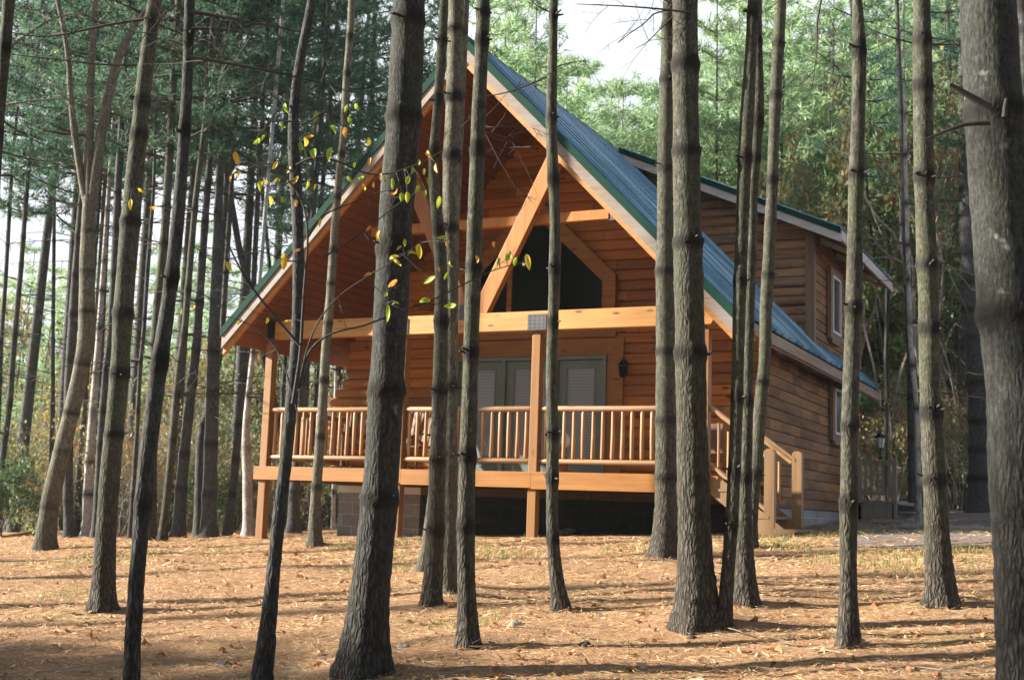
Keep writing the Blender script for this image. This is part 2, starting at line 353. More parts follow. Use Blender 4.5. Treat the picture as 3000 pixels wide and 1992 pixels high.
M['bark_white'] = bark('white birch bark', ((0.2250, 0.2175, 0.2100), (0.3900, 0.3825, 0.3750), (0.5100, 0.5025, 0.4950)), (0.3000, 0.3000, 0.2850), (0.2625, 0.2550, 0.2475), fiss=.3, patch=0, horiz=.1, lich=.2)
M['bark_far'] = bark('cool grey pine bark', ((0.0291, 0.0299, 0.0333), (0.0582, 0.0598, 0.0650), (0.1040, 0.1040, 0.1083)), (0.0707, 0.0750, 0.0666), (0.0666, 0.0650, 0.0666), fiss=.4, patch=.2, lich=.3)  # bluer grey than the bark of the lawn pines
M['twig'] = plain('dead grey brown twig', (.23, .20, .17), .9, var=.3, scale=3, bmp=0)
M['twigdark'] = plain('dark dead twig', (.045, .038, .033), .9, var=.3, scale=3, bmp=0)
def leafmat(name, stops, trans=.45, rough=.6):
    m, t, b, o = mat(name)
    a = N(t, 'Attribute', attribute_name='tint').outputs['Fac']
    oi = N(t, 'ObjectInfo')
    col = ramp(t, a, stops)
    hv = N(t, 'HueSaturation'); hv.inputs['Saturation'].default_value = 1
    t.links.new(math_(t, 'ADD', .82, math_(t, 'MULTIPLY', oi.outputs['Random'], .4)), hv.inputs['Value']); t.links.new(math_(t, 'ADD', .485, math_(t, 'MULTIPLY', oi.outputs['Random'], .025)), hv.inputs['Hue'])
    t.links.new(col, hv.inputs['Color']); c = hv.outputs[0]
    t.links.new(c, b.inputs['Base Color']); b.inputs['Roughness'].default_value = rough; b.inputs['Specular IOR Level'].default_value = .3
    tr = N(t, 'BsdfTranslucent'); t.links.new(c, tr.inputs[0]); mxs = N(t, 'MixShader'); mxs.inputs[0].default_value = trans
    t.links.new(b.outputs[0], mxs.inputs[1]); t.links.new(tr.outputs[0], mxs.inputs[2]); t.links.new(mxs.outputs[0], o.inputs[0])
    return m
M['needle'] = leafmat('blue green pine needles', [(0, (.035, .09, .062)), (.5, (.07, .155, .10)), (1, (.13, .22, .13))], .5)
M['needle_light'] = leafmat('light yellow green pine needles', [(0, (.18, .30, .16)), (.5, (.30, .44, .24)), (1, (.46, .58, .34))], .65)
M['autumn'] = leafmat('autumn hardwood leaves', [(0, (.11, .17, .065)), (.4, (.20, .20, .08)), (.65, (.32, .21, .075)), (.85, (.50, .22, .07)), (1, (.30, .17, .09))], .45)
M['shrubgreen'] = leafmat('dull green undergrowth leaves', [(0, (.065, .125, .055)), (.6, (.14, .19, .085)), (.88, (.34, .30, .10)), (1, (.32, .16, .07))], .4)
M['sprig'] = leafmat('yellowing glossy leaves', [(0, (.18, .42, .05)), (.4, (.42, .58, .06)), (.7, (.85, .66, .06)), (1, (.85, .40, .08))], .5, .35)
M['litter'] = leafmat('fallen dry leaves', [(0, (.22, .09, .035)), (.4, (.38, .20, .09)), (.7, (.52, .38, .24)), (.9, (.52, .22, .05)), (1, (.60, .50, .38))], .15)
M['needles_dry'] = leafmat('dry fallen needles', [(0, (.30, .145, .065)), (.5, (.51, .315, .175)), (1, (.68, .49, .30))], .1)
M['grass'] = leafmat('thin autumn grass', [(0, (.12, .17, .05)), (.5, (.24, .26, .09)), (1, (.42, .36, .17))], .35)

# ground
m, t, b, o = mat('pine needle floor'); M['ground'] = m
v = mapping(t)
big = noise(t, v, .55, 4, .6); mid = noise(t, mapping(t, (1, 1.7, 1)), 5, 5, .65); fine = noise(t, mapping(t, (1, 2.2, 1)), 60, 4, .75); fin2 = noise(t, mapping(t, (2.4, 1, 1), (0, 0, .7)), 90, 3, .7)
col = ramp(t, fine, [(.28, (.16, .078, .037)), (.5, (.43, .26, .145)), (.72, (.65, .45, .285))])
col = mixc(t, .5, col, ramp(t, fin2, [(.3, (.21, .11, .055)), (.7, (.62, .425, .27))]))
col = mixc(t, ramp(t, mid, [(.35, (0, 0, 0)), (.75, (.75, .75, .75))]), col, mixc(t, fine, (.28, .13, .06), (.46, .26, .14)))
gr = ramp(t, noise(t, mapping(t, (.6, 1.5, 1)), 1.1, 5, .7), [(.55, (0, 0, 0)), (.68, (.6, .6, .6))])
col = mixc(t, gr, col, mixc(t, fine, (.20, .16, .06), (.42, .36, .18)))
col = mixc(t, ramp(t, big, [(.35, (.35, .35, .35)), (.6, (0, 0, 0))]), col, (.34, .19, .105))
t.links.new(col, b.inputs['Base Color']); b.inputs['Roughness'].default_value = .95; b.inputs['Specular IOR Level'].default_value = .2
bump(t, b, math_(t, 'ADD', fine, math_(t, 'MULTIPLY', mid, .8)), .8, .03)
m, t, b, o = mat('grey gravel drive with needles'); M['gravel'] = m
v = mapping(t); f1 = noise(t, v, 45, 5, .8); f2 = noise(t, v, 1.3, 4, .6)
col = ramp(t, f1, [(.3, (.10, .09, .095)), (.5, (.20, .18, .19)), (.75, (.34, .31, .33))])
col = mixc(t, ramp(t, f2, [(.36, (0, 0, 0)), (.58, (.85, .85, .85))]), col, mixc(t, f1, (.12, .075, .05), (.30, .20, .14)))
t.links.new(col, b.inputs['Base Color']); b.inputs['Roughness'].default_value = .95; bump(t, b, f1, .9, .04)
M['slab'] = plain('pale paving slab', (.26, .24, .24), .85, var=.25, scale=7, bmp=.4)

# ------------------------------------------------------------------ ground sheet
def grid_axis(parts):
    a = []
    for lo, hi, st_ in parts: a += list(np.arange(lo, hi-1e-6, st_))
    return np.array(a+[parts[-1][1]])
gx = grid_axis([(-260, -60, 20), (-60, -24, 2), (-24, 4, .14), (4, 20, 1), (20, 60, 5), (60, 260, 20)])
gy = grid_axis([(-120, -20, 10), (-20, 4, 1.5), (4, 18, .14), (18, 30, .4), (30, 60, 2), (60, 300, 20)])
XX, YY = np.meshgrid(gx, gy, indexing='ij')
rng = np.random.default_rng(3)
ZZ = gz(XX, YY)+((XX > -24) & (XX < 4) & (YY > 4) & (YY < 18))*(rng.random(XX.shape)-.5)*.022
gm = MB(); nx, ny = len(gx), len(gy)
gm.add(np.stack([XX, YY, ZZ], -1).reshape(-1, 3), [(i*ny+j, (i+1)*ny+j, (i+1)*ny+j+1, i*ny+j+1) for i in range(nx-1) for j in range(ny-1)])
tag(gm.build('ground', M['ground'], smooth=True), kind='structure')
# gravel drive, draped over the ground right of the cabin
dm = MB(); dx = np.linspace(-4.55, 14, 60); dy = np.linspace(17.6, 38, 66)
DX, DY = np.meshgrid(dx, dy, indexing='ij')
edge = .35*np.sin(DX*1.3)+.2*np.sin(DX*3.1+1)
DYe = 14.25+edge*.35+(DY-17.6)*(38-14.25)/(38-17.6)
DYe = np.where(DX < -3.1, DYe.clip(17.9+0*DX, None)+(DY-17.6)*.001, DYe)
dm.add(np.stack([DX, DYe, gz(DX, DYe)+.012], -1).reshape(-1, 3), [(i*66+j, (i+1)*66+j, (i+1)*66+j+1, i*66+j+1) for i in range(59) for j in range(65)])
tag(dm.build('driveway', M['gravel'], smooth=True), kind='structure')

# ------------------------------------------------------------------ the cabin
XL, XR, Y0, Y1, Y2, CX = -12.1, -4.78, 16.0, 18.4, 25.9, -8.44
RZ = lambda x: 6.73-1.022*abs(x-CX)                                  # roof surface
EL, ER, RY0, RY1 = -12.49, -4.39, 15.4, 26.25
cab = empty('log_cabin', (CX, 22, .0), 'two storey orange log cabin with steep blue green metal roof and front porch', 'cabin')
def prof(z0, z1, h=.167, out=.035):                                  # (depth, z) outline of stacked round faced logs
    p = []; z = z0
    while z < z1-1e-6:
        t1 = min(h, z1-z)
        for k, d in (((0.02, -.3), (.07, .7), (.2, .96), (.5, 1), (.8, .96), (.93, .7), (.98, -.3)) if out < .03 else ((0.02, -.3), (.12, .6), (.3, .92), (.5, 1), (.7, .92), (.88, .6), (.98, -.3))):
            p.append((out*d, z+t1*k))
        z += h
    return p
# front wall, course by course, so that each runs to the roof slope
fw = MB(); z = .28; rg = random.Random(5)
while z < 6.35:
    zt = min(z+.167, 6.4)
    hw = min(XR-CX, (6.45-z)/1.022-.04)
    if hw < .1: break
    p = prof(z, z+.167, out=.024)
    x0, x1 = CX-hw, CX+hw
    n = len(p)
    v = [(x0, Y1-d, q) for d, q in p]+[(x1, Y1-d, q) for d, q in p]
    fw.add(v, [(i, i+1, n+i+1, n+i) for i in range(n-1)])
    fw.box(x0, x1, Y1+.012, Y1+.1, z, z+.167)
    z += .167
fw.build('front_wall', M['log_x'], cab)
# notched log ends past the left corner
le = MB()
for i, (dx_, zc) in enumerate(((.10, .36), (.30, .53), (.34, .70), (.16, .87), (.22, 1.04), (.36, 1.21), (.30, 1.37), (.10, 1.54), (.34, 1.71), (.22, 1.87), (.08, 2.04))):
    le.tube([(XL-dx_, Y1+.02, zc+.006*i % .01), (XL-.02, Y1+.02, zc), (XL+.7, Y1+.025, zc)], [.075, .085, .082], 12)
le.build('corner_log_ends', M['strut'], cab, smooth=False)
# side wall and the hidden ones
sw = MB(); p = prof(.13, 3.0, out=.020); n = len(p)
sw.add([(XR+d, Y1, q) for d, q in p]+[(XR+d, Y2, q) for d, q in p], [(i+1, i, n+i, n+i+1) for i in range(n-1)])
sw.box(XR-.1, XR-.013, Y1+.11, Y2, .13, 2.9)
sw.build('side_wall', M['side_y'], cab)
bw = MB(); bw.box(XL, XL+.1, Y1+.11, Y2, .13, 2.9)
bw.prism([(XL+.11, .13), (XR-.11, .13), (XR-.11, 2.6), (CX, 6.3), (XL+.11, 2.6)], Y2-.1, Y2)
bw.build('rear_wall', M['side_x'], cab)
# foundation
fo = MB(); fo.box(XL-.06, XL+1.55, Y1-.03, Y1+.17, -.75, .16); fo2 = MB(); fo2.box(XR-.22, XR-.018, Y1+.175, Y2, -.75, .128); fo2.build('foundation', M['block'], cab); fo2 = MB(); fo2.box(XL-.06, XL+.14, Y1+.175, Y2, -.75, .128); fo2.build('foundation', M['block'], cab)
fd = fo.build('foundation', M['block'], cab)
fo = MB(); fo.box(XL+1.553, XR-.02, Y1-.026, Y1+.17, -.75, .16); fo.build('crawl_space_wall', M['block_shade'], cab)  # wall under the deck, its shade put into the block colour
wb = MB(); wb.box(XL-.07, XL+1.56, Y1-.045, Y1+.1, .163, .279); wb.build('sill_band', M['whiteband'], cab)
wb = MB(); wb.box(XL+1.563, XR-.021, Y1-.044, Y1+.1, .163, .279); wb.build('sill_band', M['hidewood'], cab)  # same sill in dark wood, deck shade put into its colour
# roof: ribbed sheets, each slope one strip
def slope(x_in, x_out, zf, y0, y1, pitch, name, parent, flip):
    b_ = MB(); ys = []; y = y0
    while y < y1:
        for k, h in ((0, 0), (.84, 0), (.86, .055), (.97, .055), (.99, 0)):
            yy = y+k*pitch
            if yy <= y1: ys.append((yy, h))
        y += pitch
    nx_ = math.hypot(1, 1); sg = 1 if x_out > x_in else -1
    sl = (zf(x_out)-zf(x_in))/(x_out-x_in); nrm = np.array([-sl, 0, 1])/math.hypot(sl, 1)
    a = [np.array([x_in, yy, zf(x_in)])+nrm*h for yy, h in ys]; c = [np.array([x_out, yy, zf(x_out)])+nrm*h for yy, h in ys]
    n = len(ys)
    f = [(i, i+1, n+i+1, n+i) for i in range(n-1)]
    if flip: f = [q[::-1] for q in f]
    b_.add(a+c, f)
    a2 = [np.array([x_in, yy, zf(x_in)])-nrm*.012 for yy in (y0, y1)]; c2 = [np.array([x_out, yy, zf(x_out)])-nrm*.012 for yy in (y0, y1)]
    b_.add([a2[0], a2[1], c2[1], c2[0]], [(0, 1, 2, 3)])
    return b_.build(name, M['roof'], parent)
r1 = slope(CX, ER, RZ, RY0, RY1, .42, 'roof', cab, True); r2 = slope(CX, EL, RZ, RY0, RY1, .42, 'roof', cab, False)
r1['label'] = 'right slope of blue green ribbed metal'; r2['label'] = 'left slope of blue green ribbed metal'
rc = MB(); rc.prism([(CX-.16, RZ(CX+.16)+.02), (CX, RZ(CX)+.055), (CX+.16, RZ(CX+.16)+.02), (CX+.16, RZ(CX+.16)+.033), (CX, RZ(CX)+.07), (CX-.16, RZ(CX+.16)+.033)], RY0-.02, RY1+.01)
rc.build('ridge_cap', M['trimgreen'], cab)
# deck under the metal, soffit boards (lower side seen from the porch)
for s_, ex in ((1, ER), (-1, EL)):
    sf = MB(); x0, x1 = CX, ex-s_*.03
    zt = lambda x: RZ(x)-.025; zb_ = lambda x: RZ(x)-.25
    sf.prism([(x0, zt(x0)), (x1, zt(x1)), (x1, zb_(x1)), (x0, zb_(x0))] if s_ > 0 else [(x0, zb_(x0)), (x1, zb_(x1)), (x1, zt(x1)), (x0, zt(x0))], RY0+.05, RY1-.05)
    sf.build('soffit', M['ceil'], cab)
# groove lines of the porch ceiling: thin battens between boards
gv = MB()
for s_ in (1, -1):
    k = .25
    while k < 3.9:
        x = CX+s_*k; gv.beam((x, RY0+.09, RZ(x)-.2515), (x, Y1-.06, RZ(x)-.2515), .012, .006, up=(s_*.715, 0, .7)); k += .105
gv.build('ceiling_grooves', M['twigdark'], cab)
# rake boards and metal trim at the front (and plain ones behind)
for s_, ex, fm, rm in ((1, ER, 'fascia_r', 'raft_r'), (-1, EL, 'fascia_l', 'raft_l')):
    for (ya, yb, top, bot, mm, nm) in ((RY0-.03, RY0+.0, .0, .125, 'trimgreen', 'rake_trim'), (RY0-.01, RY0+.035, .127, .31, fm, 'rake_board'), (RY0+.04, RY0+.10, .252, .405, rm, 'barge_rafter')):
        q = MB(); x0, x1 = CX, ex+(0 if nm != 'barge_rafter' else -s_*.0)
        pl = [(x0, RZ(x0)-top+.02*(nm == 'rake_trim')), (x1, RZ(x1)-top+.02*(nm == 'rake_trim')), (x1, RZ(x1)-bot), (x0, RZ(x0)-bot)]
        if s_ < 0: pl = pl[::-1]
        q.prism(pl, ya, yb); q.build(nm, M[mm], cab)
    q = MB(); pl = [(CX, RZ(CX)), (ex, RZ(ex)), (ex, RZ(ex)-.3), (CX, RZ(CX)-.3)]; q.prism(pl if s_ > 0 else pl[::-1], RY1-.04, RY1+.01); q.build('rake_board', M['fasd'], cab)
    e_ = MB(); e_.box(min(ex, ex-s_*.04), max(ex, ex-s_*.04), RY0+.04, RY1-.045, RZ(ex)-.19, RZ(ex)-.03); e_.build('eave_board', M['fasw'], cab)
# exposed rafter tails along the right eave
for i in range(13):
    y = 16.6+i*.76
    q = MB(); x0, x1 = XR+.04, ER-.05
    q.prism([(x0, RZ(x0)-.255), (x1, RZ(x1)-.20-.055), (x1, RZ(x1)-.30), (x0, RZ(x0)-.40)], y, y+.045); q.build('rafter_tail', M['raft_r' if i < 2 else 'trimw'], cab)
# porch timbers
porch = MB(); porch.box(XL, XR+.04, 15.97, Y1-.05, .455, .497); po = porch.build('porch_deck', M['rim'], cab)
jo = MB()
for i in range(14):
    x = XL+.2+i*.54; jo.box(x, x+.045, 16.07, Y1-.06, .29, .453)
jo.build('joists', M['hidewood'], po)
q = MB(); q.box(-12.15, -9.5, 15.94, 15.985, .30, .505); q.box(-9.497, -7.40, 15.938, 15.984, .28, .503); q.box(-7.397, -4.84, 15.936, 15.983, .265, .505); q.build('rim_board', M['rim'], po, bevel=.004)
q = MB(); q.box(-12.15, -12.105, 15.99, Y1-.06, .30, .45); q.box(-4.88, -4.842, 15.99, Y1-.06, .30, .45); q.build('rim_board', M['rim'], po)
for x0, x1, zt in ((-12.08, -11.95, 2.43), (-9.66, -9.53, 2.43), (-7.47, -7.34, 2.43), (-5.02, -4.885, 2.43)):
    q = MB(); q.box(x0, x1, 15.987, 16.125, -.75, zt); pp = q.build('porch_post', M['post'], cab, bevel=.008)
    q = MB(); q.tube([((x0+x1)/2, 16.055, zt), ((x0+x1)/2, 16.055, 2.495)], .012, 8); q.box(x0+.02, x1-.02, 15.99, 16.12, zt+.001, zt+.008); q.build('screw_jack', M['steel'], pp)
q = MB(); q.prism([(-11.93, 2.495), (-4.86, 2.495), (-4.82, 2.56), (-4.82, 2.70), (-4.86, 2.77), (-11.93, 2.77)], 15.98, 16.12); beam = q.build('header_beam', M['beam'], cab, bevel=.01)
q = MB(); q.box(-12.08, -11.935, 15.99, 16.115, 2.5, 2.765); q.build('beam_hanger', M['black'], cab)
for px_, pz_, w_, h_ in ((-7.40, 2.61, .285, .225), (-8.60, 2.79, .10, .225), (-9.61, 2.62, .20, .225)):
    q = MB(); q.box(px_-w_/2, px_+w_/2, 15.968, 15.9785, pz_-h_/2, pz_+h_/2)
    for a in range(4):
        for c_ in range(4): 
            if w_ > .15: q.tube([(px_-w_*.36+a*w_*.24, 15.963, pz_-h_*.36+c_*h_*.24), (px_-w_*.36+a*w_*.24, 15.9675, pz_-h_*.36+c_*h_*.24)], .007, 6, mi=1)
    q.build('truss_plate', [M['steel'], M['black']], beam)
# V struts, tie and truss rafters
sb = MB(); sb.beam((-8.36, 16.05, 2.70), (-7.16, 16.05, 5.10), .13, .165, up=(0, 1, 0)); 
def strut(p, q_, w, d, mm):
    s_ = MB(); p = Vector(p); q_ = Vector(q_); dr = (q_-p).normalized(); n_ = Vector((-dr.z, 0, dr.x))*w/2
    pl = [((p+n_).x, (p+n_).z), ((p-n_).x, (p-n_).z), ((q_-n_).x, (q_-n_).z), ((q_+n_).x, (q_+n_).z)]
    s_.prism(pl, 15.99, 15.99+d); return s_.build('strut', M[mm], cab, bevel=.006)
M['strutl'] = wood('honey strut left', (.22, .075, .02), (.36, .15, .045), 'Z', tilt=rad(27))
strut((-8.36, 0, 2.74), (-7.13, 0, 5.16), .235, .13, 'strut'); strut((-8.56, 0, 2.74), (-9.73, 0, 5.16), .235, .13, 'strutl')
q = MB(); q.box(-10.35, -6.42, 16.15, 16.28, 4.07, 4.215); q.build('tie_beam', M['strut'], cab, bevel=.008)
q = MB(); q.box(-6.415, -6.33, 16.16, 16.27, 4.05, 4.20); q.build('truss_plate', M['steel'], cab)
for s_ in (1, -1):
    q = MB(); x0, x1 = CX, CX+s_*3.6
    pl = [(x0, RZ(x0)-.262), (x1, RZ(x1)-.262), (x1, RZ(x1)-.42), (x0, RZ(x0)-.44)]
    pass
# railings
def rail(x0, x1, n):
    r_ = MB(); r_.tube([(x0, 16.05, 1.385), (x0+.03, 16.05, 1.386), ((x0+x1)/2, 16.052, 1.383), (x1-.03, 16.05, 1.385), (x1, 16.05, 1.386)], [.030, .041, .040, .042, .032], 14)
    rr = r_.build('railing', M['rail'], po, smooth=True); rr['label'] = 'peeled log railing with round balusters'
    r_ = MB(); r_.tube([(x0, 16.05, .655), (x0+.03, 16.05, .655), ((x0+x1)/2, 16.05, .653), (x1-.03, 16.05, .655), (x1, 16.05, .655)], [.026, .037, .036, .038, .028], 14)
    r_.build('railing', M['rail'], po, smooth=True)
    for i in range(n):
        x = x0+(x1-x0)*(i+.62)/(n+.2); g = rg.uniform(-.004, .004)
        b_ = MB(); b_.tube([(x, 16.05, .675), (x+g, 16.05, .72), (x+g*2, 16.052, 1.0), (x+g, 16.05, 1.32), (x, 16.05, 1.36)], [.016, .0275+g, .028, .026-g, .016], 10)
        b_.build('baluster', M['bal'], po, smooth=True)
rail(-11.95, -9.66, 17); rail(-9.53, -7.47, 15); rail(-7.34, -5.02, 16)
# side railing at the left end of the porch
r_ = MB(); r_.tube([(-12.01, 16.13, 1.385), (-12.01, 18.33, 1.385)], .04, 12); r_.build('railing', M['rail'], po, smooth=True)
r_ = MB(); r_.tube([(-12.01, 16.13, .655), (-12.01, 18.33, .655)], .036, 12); r_.build('railing', M['rail'], po, smooth=True)
for i in range(15):
    y = 16.27+i*.14; b_ = MB(); b_.tube([(-12.01, y, .675), (-12.01, y, .72), (-12.01, y, 1.3), (-12.01, y, 1.36)], [.014, .023, .023, .014], 8); b_.build('baluster', M['bal'], po, smooth=True)
# door unit: three glazed leaves in a green frame with wide orange casing
du = MB(); fy = Y1-.05
for a, c_ in ((-9.95, -9.88), (-9.085, -9.015), (-8.155, -8.085), (-7.325, -7.255)): du.box(a, c_, fy-.06, fy+.04, .5, 2.43)
du.box(-9.88, -7.325, fy-.055, fy+.04, 2.365, 2.425); door = du.build('door_frame', M['green'], cab, bevel=.004)
for a, c_ in ((-9.877, -9.088), (-9.012, -8.158), (-8.082, -7.328)):
    q = MB(); g0, g1, gb, gt = a+.14, c_-.14, .72, 2.225
    q.box(a, g0, fy, fy+.04, .51, 2.36); q.box(g1, c_, fy, fy+.04, .51, 2.36); q.box(g0, g1, fy, fy+.04, .51, gb); q.box(g0, g1, fy, fy+.04, gt, 2.36)
    for u0, u1, w0, w1 in ((g0-.025, g0, gb-.025, gt+.025), (g1, g1+.025, gb-.025, gt+.025)): q.box(u0, u1, fy-.012, fy-.001, w0, w1)
    q.box(g0, g1, fy-.012, fy-.001, gt, gt+.025); q.box(g0, g1, fy-.012, fy-.001, gb-.025, gb)
    d_ = q.build('door', M['green'], cab, bevel=.003)
    q = MB(); q.box(g0, g1, fy+.015, fy+.03, gb, gt); q.build('door_glass', M['blind'], d_)
q = MB(); q.box(-10.25, -6.98, Y1-.075, Y1-.037, 2.432, 2.70); q.box(-7.252, -6.982, Y1-.073, Y1-.037, .5, 2.43); q.box(-10.22, -9.953, Y1-.073, Y1-.037, .5, 2.43)
q.box(-10.0, -7.12, Y1-.07, Y1-.037, 2.722, 2.86); q.build('door_casing', M['rim'], cab, bevel=.004)
# tall gable window behind the truss
WC = -8.55; hwg = 1.21
def gwin(x): return 3.60+.945*(hwg-abs(x-WC))                      # glass top line
tr = MB()
pane_x = [WC-hwg, WC-.43, WC+.43, WC+hwg]
zb0 = 2.90
bk = MB(); bk.prism([(WC-hwg, zb0), (WC+hwg, zb0), (WC+hwg, gwin(WC+hwg)), (WC, gwin(WC)), (WC-hwg, gwin(WC-hwg))], Y1-.045, Y1-.040)
gw = bk.build('gable_window', M['dark'], cab)  # near-black sheet, no room behind; the darkness is its colour
for i in range(3):
    a, c_ = pane_x[i]+(.04 if i else 0), pane_x[i+1]-(.04 if i < 2 else 0)
    pl = [(a, zb0), (c_, zb0), (c_, gwin(c_))]+([(WC, gwin(WC))] if i == 1 else [])+[(a, gwin(a))]
    q = MB(); q.prism(pl, Y1-.115, Y1-.11); q.build('window_pane', M['glass'], gw)
for xm in (WC-.43, WC+.43):
    q = MB(); q.box(xm-.042, xm+.042, Y1-.135, Y1-.046, zb0, gwin(xm)-.04); q.build('mullion', M['rim'], gw)
tw = .235; so = tw*math.hypot(1, .945)
for s_ in (1, -1):
    q = MB(); xo = WC+s_*hwg; x2 = xo+s_*tw*.95
    pl = [(xo, zb0-.05), (x2, zb0-.05), (x2, gwin(xo)+.10), (xo, gwin(xo)-.002)]; q.prism(pl if s_ > 0 else pl[::-1], Y1-.145, Y1-.05)
    pl = [(xo, gwin(xo)), (x2, gwin(xo)+.102), (WC, gwin(WC)+so), (WC, gwin(WC)+.002)]; q.prism(pl if s_ > 0 else pl[::-1], Y1-.145, Y1-.05)
    q.build('window_casing', M['rim'], gw)
q = MB(); v_ = []
def ball(mb, c, r, mi=0, seg=12, rings=8, sz=1.):
    v, f = [], []
    for i in range(rings+1):
        th = math.pi*i/rings
        for j in range(seg): ph = 2*math.pi*j/seg; v.append((c[0]+r*math.sin(th)*math.cos(ph), c[1]+r*math.sin(th)*math.sin(ph), c[2]+r*sz*math.cos(th)))
    for i in range(rings):
        for j in range(seg): f.append((i*seg+j, (i+1)*seg+j, (i+1)*seg+(j+1) % seg, i*seg+(j+1) % seg))
    mb.add(v, f, mi)
ball(q, (-8.76, Y1-.078, 3.96), .026); q.build('ceiling_bulb', M['bulb'], gw, smooth=True)
# side windows, seen at a slant
def side_window(y0, y1, z0, z1, x):
    q = MB(); q.box(x, x+.075, y0-.16, y0-.002, z0-.12, z1+.14); q.box(x, x+.075, y1+.002, y1+.16, z0-.12, z1+.14); q.box(x, x+.073, y0, y1, z1+.002, z1+.14); q.box(x, x+.073, y0, y1, z0-.19, z0-.002)
    w_ = q.build('window', M['trimw'], cab, bevel=.004)
    q = MB(); q.box(x+.03, x+.088, y0, y0+.045, z0, z1); q.box(x+.03, x+.088, y1-.045, y1, z0, z1); q.box(x+.03, x+.087, y0+.046, y1-.046, z0, z0+.045); q.box(x+.03, x+.087, y0+.046, y1-.046, z1-.045, z1)
    q.build('sash', M['white'], w_)
    q = MB(); q.box(x+.04, x+.06, y0+.046, y1-.046, z0+.046, z1-.046); q.build('pane', M['screen'], w_)
side_window(23.08, 23.9, 1.52, 2.36, XR+.036); 
# shed dormer on the right slope
DY0, DYW, DX0, DX1 = 21.2, 21.68, -8.25, -4.2
DZ = lambda x: 6.66+(4.88-6.66)*(x-DX0)/(DX1-DX0)
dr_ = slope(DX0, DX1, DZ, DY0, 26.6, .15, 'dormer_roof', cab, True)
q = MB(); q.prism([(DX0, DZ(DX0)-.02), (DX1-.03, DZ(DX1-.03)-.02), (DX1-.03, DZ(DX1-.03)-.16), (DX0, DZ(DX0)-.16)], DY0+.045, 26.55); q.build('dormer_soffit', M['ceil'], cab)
for top, bot, ya, yb, mm, nm in ((-.02, .085, DY0-.03, DY0, 'trimgreen', 'dormer_trim'), (.087, .23, DY0-.01, DY0+.04, 'fasd', 'dormer_fascia')):
    q = MB(); q.prism([(DX0, DZ(DX0)-top), (DX1, DZ(DX1)-top), (DX1, DZ(DX1)-bot), (DX0, DZ(DX0)-bot)], ya, yb); q.build(nm, M[mm], cab)
q = MB(); q.box(DX1-.03, DX1+.01, DY0+.045, 26.6, DZ(DX1)-.19, DZ(DX1)-.015); q.build('dormer_fascia', M['fasd'], cab)
q = MB(); x0 = -8.0; z = 3.0
while z < 6.4:
    # each course runs from the main roof slope to the corner board, under the shed roof
    xa = CX+(6.73-z)/1.022-.05; xb = XR-.1
    zt = z+.167
    xt = DX0+(6.66-zt-.03)/((6.66-4.88)/(DX1-DX0)); xb2 = min(xb, xt)
    if xb2 > xa+.02:
        p = prof(z, z+.167); n = len(p)
        q.add([(xa, DYW-d, w_) for d, w_ in p]+[(xb2, DYW-d, w_) for d, w_ in p], [(i, i+1, n+i+1, n+i) for i in range(n-1)])
        q.box(xa, xb2, DYW+.013, DYW+.06, z, zt)
    z += .167
q.build('dormer_front_wall', M['side_x'], cab)
q = MB(); q.prism([(CX+.2, 6.3), (XR-.02, 2.7), (XR-.02, DZ(XR)-.16), (CX+.3, DZ(CX+.3)-.16)], DYW+.065, DYW+.1); q.build('dormer_backing', M['trimw'], cab)
q = MB(); q.box(XR-.12, XR+.045, DYW-.05, DYW+.09, 2.75, DZ(XR)-.165); q.build('corner_board', M['trimw'], cab, bevel=.006)
p = prof(2.63, 5.0, out=.022); n = len(p); q = MB()
q.add([(XR+d-.01, DYW+.09, w_) for d, w_ in p]+[(XR+d-.01, 26.2, w_) for d, w_ in p], [(i+1, i, n+i, n+i+1) for i in range(n-1)]); q.box(XR-.1, XR-.025, DYW+.11, 26.2, 2.7, 4.97)
q.build('dormer_side_wall', M['side_y'], cab)
for y in (22.2, 23.6, 25.0):
    q = MB(); q.prism([(XR+.03, DZ(XR)-.165), (DX1-.06, DZ(DX1)-.165), (DX1-.06, DZ(DX1)-.25), (XR+.03, DZ(XR)-.28)], y, y+.045); q.build('rafter_tail', M['fasd'], cab)
side_window(22.92, 23.62, 3.36, 4.42, XR+.026)
# lantern by the doors
lt = empty('wall_lantern', (-6.96, Y1-.04, 2.2), 'small black wall lantern beside the green porch doors', 'lantern')
q = MB(); q.box(-7.0, -6.92, Y1-.055, Y1-.036, 2.12, 2.34); q.tube([(-6.96, Y1-.05, 2.30), (-6.96, Y1-.11, 2.36), (-6.96, Y1-.16, 2.33)], .010, 8); q.build('bracket', M['black'], lt)
def frustum(mb, cx, cy, z0, r0, z1, r1, seg=6, mi=0):
    mb.tube([(cx, cy, z0), (cx, cy, z1)], [r0, r1], seg, mi)
q = MB(); frustum(q, -6.96, Y1-.16, 2.255, .075, 2.325, .02); frustum(q, -6.96, Y1-.16, 2.235, .07, 2.255, .078); frustum(q, -6.96, Y1-.16, 2.06, .03, 2.085, .045)
for k in range(6):
    a = k*math.pi/3; q.tube([(-6.96+.043*math.cos(a), Y1-.16+.043*math.sin(a), 2.085), (-6.96+.066*math.cos(a), Y1-.16+.066*math.sin(a), 2.236)], .006, 5)
q.build('lantern_cage', M['black'], lt)
q = MB(); frustum(q, -6.96, Y1-.16, 2.087, .036, 2.234, .058); q.build('lantern_glass', M['glass'], lt)

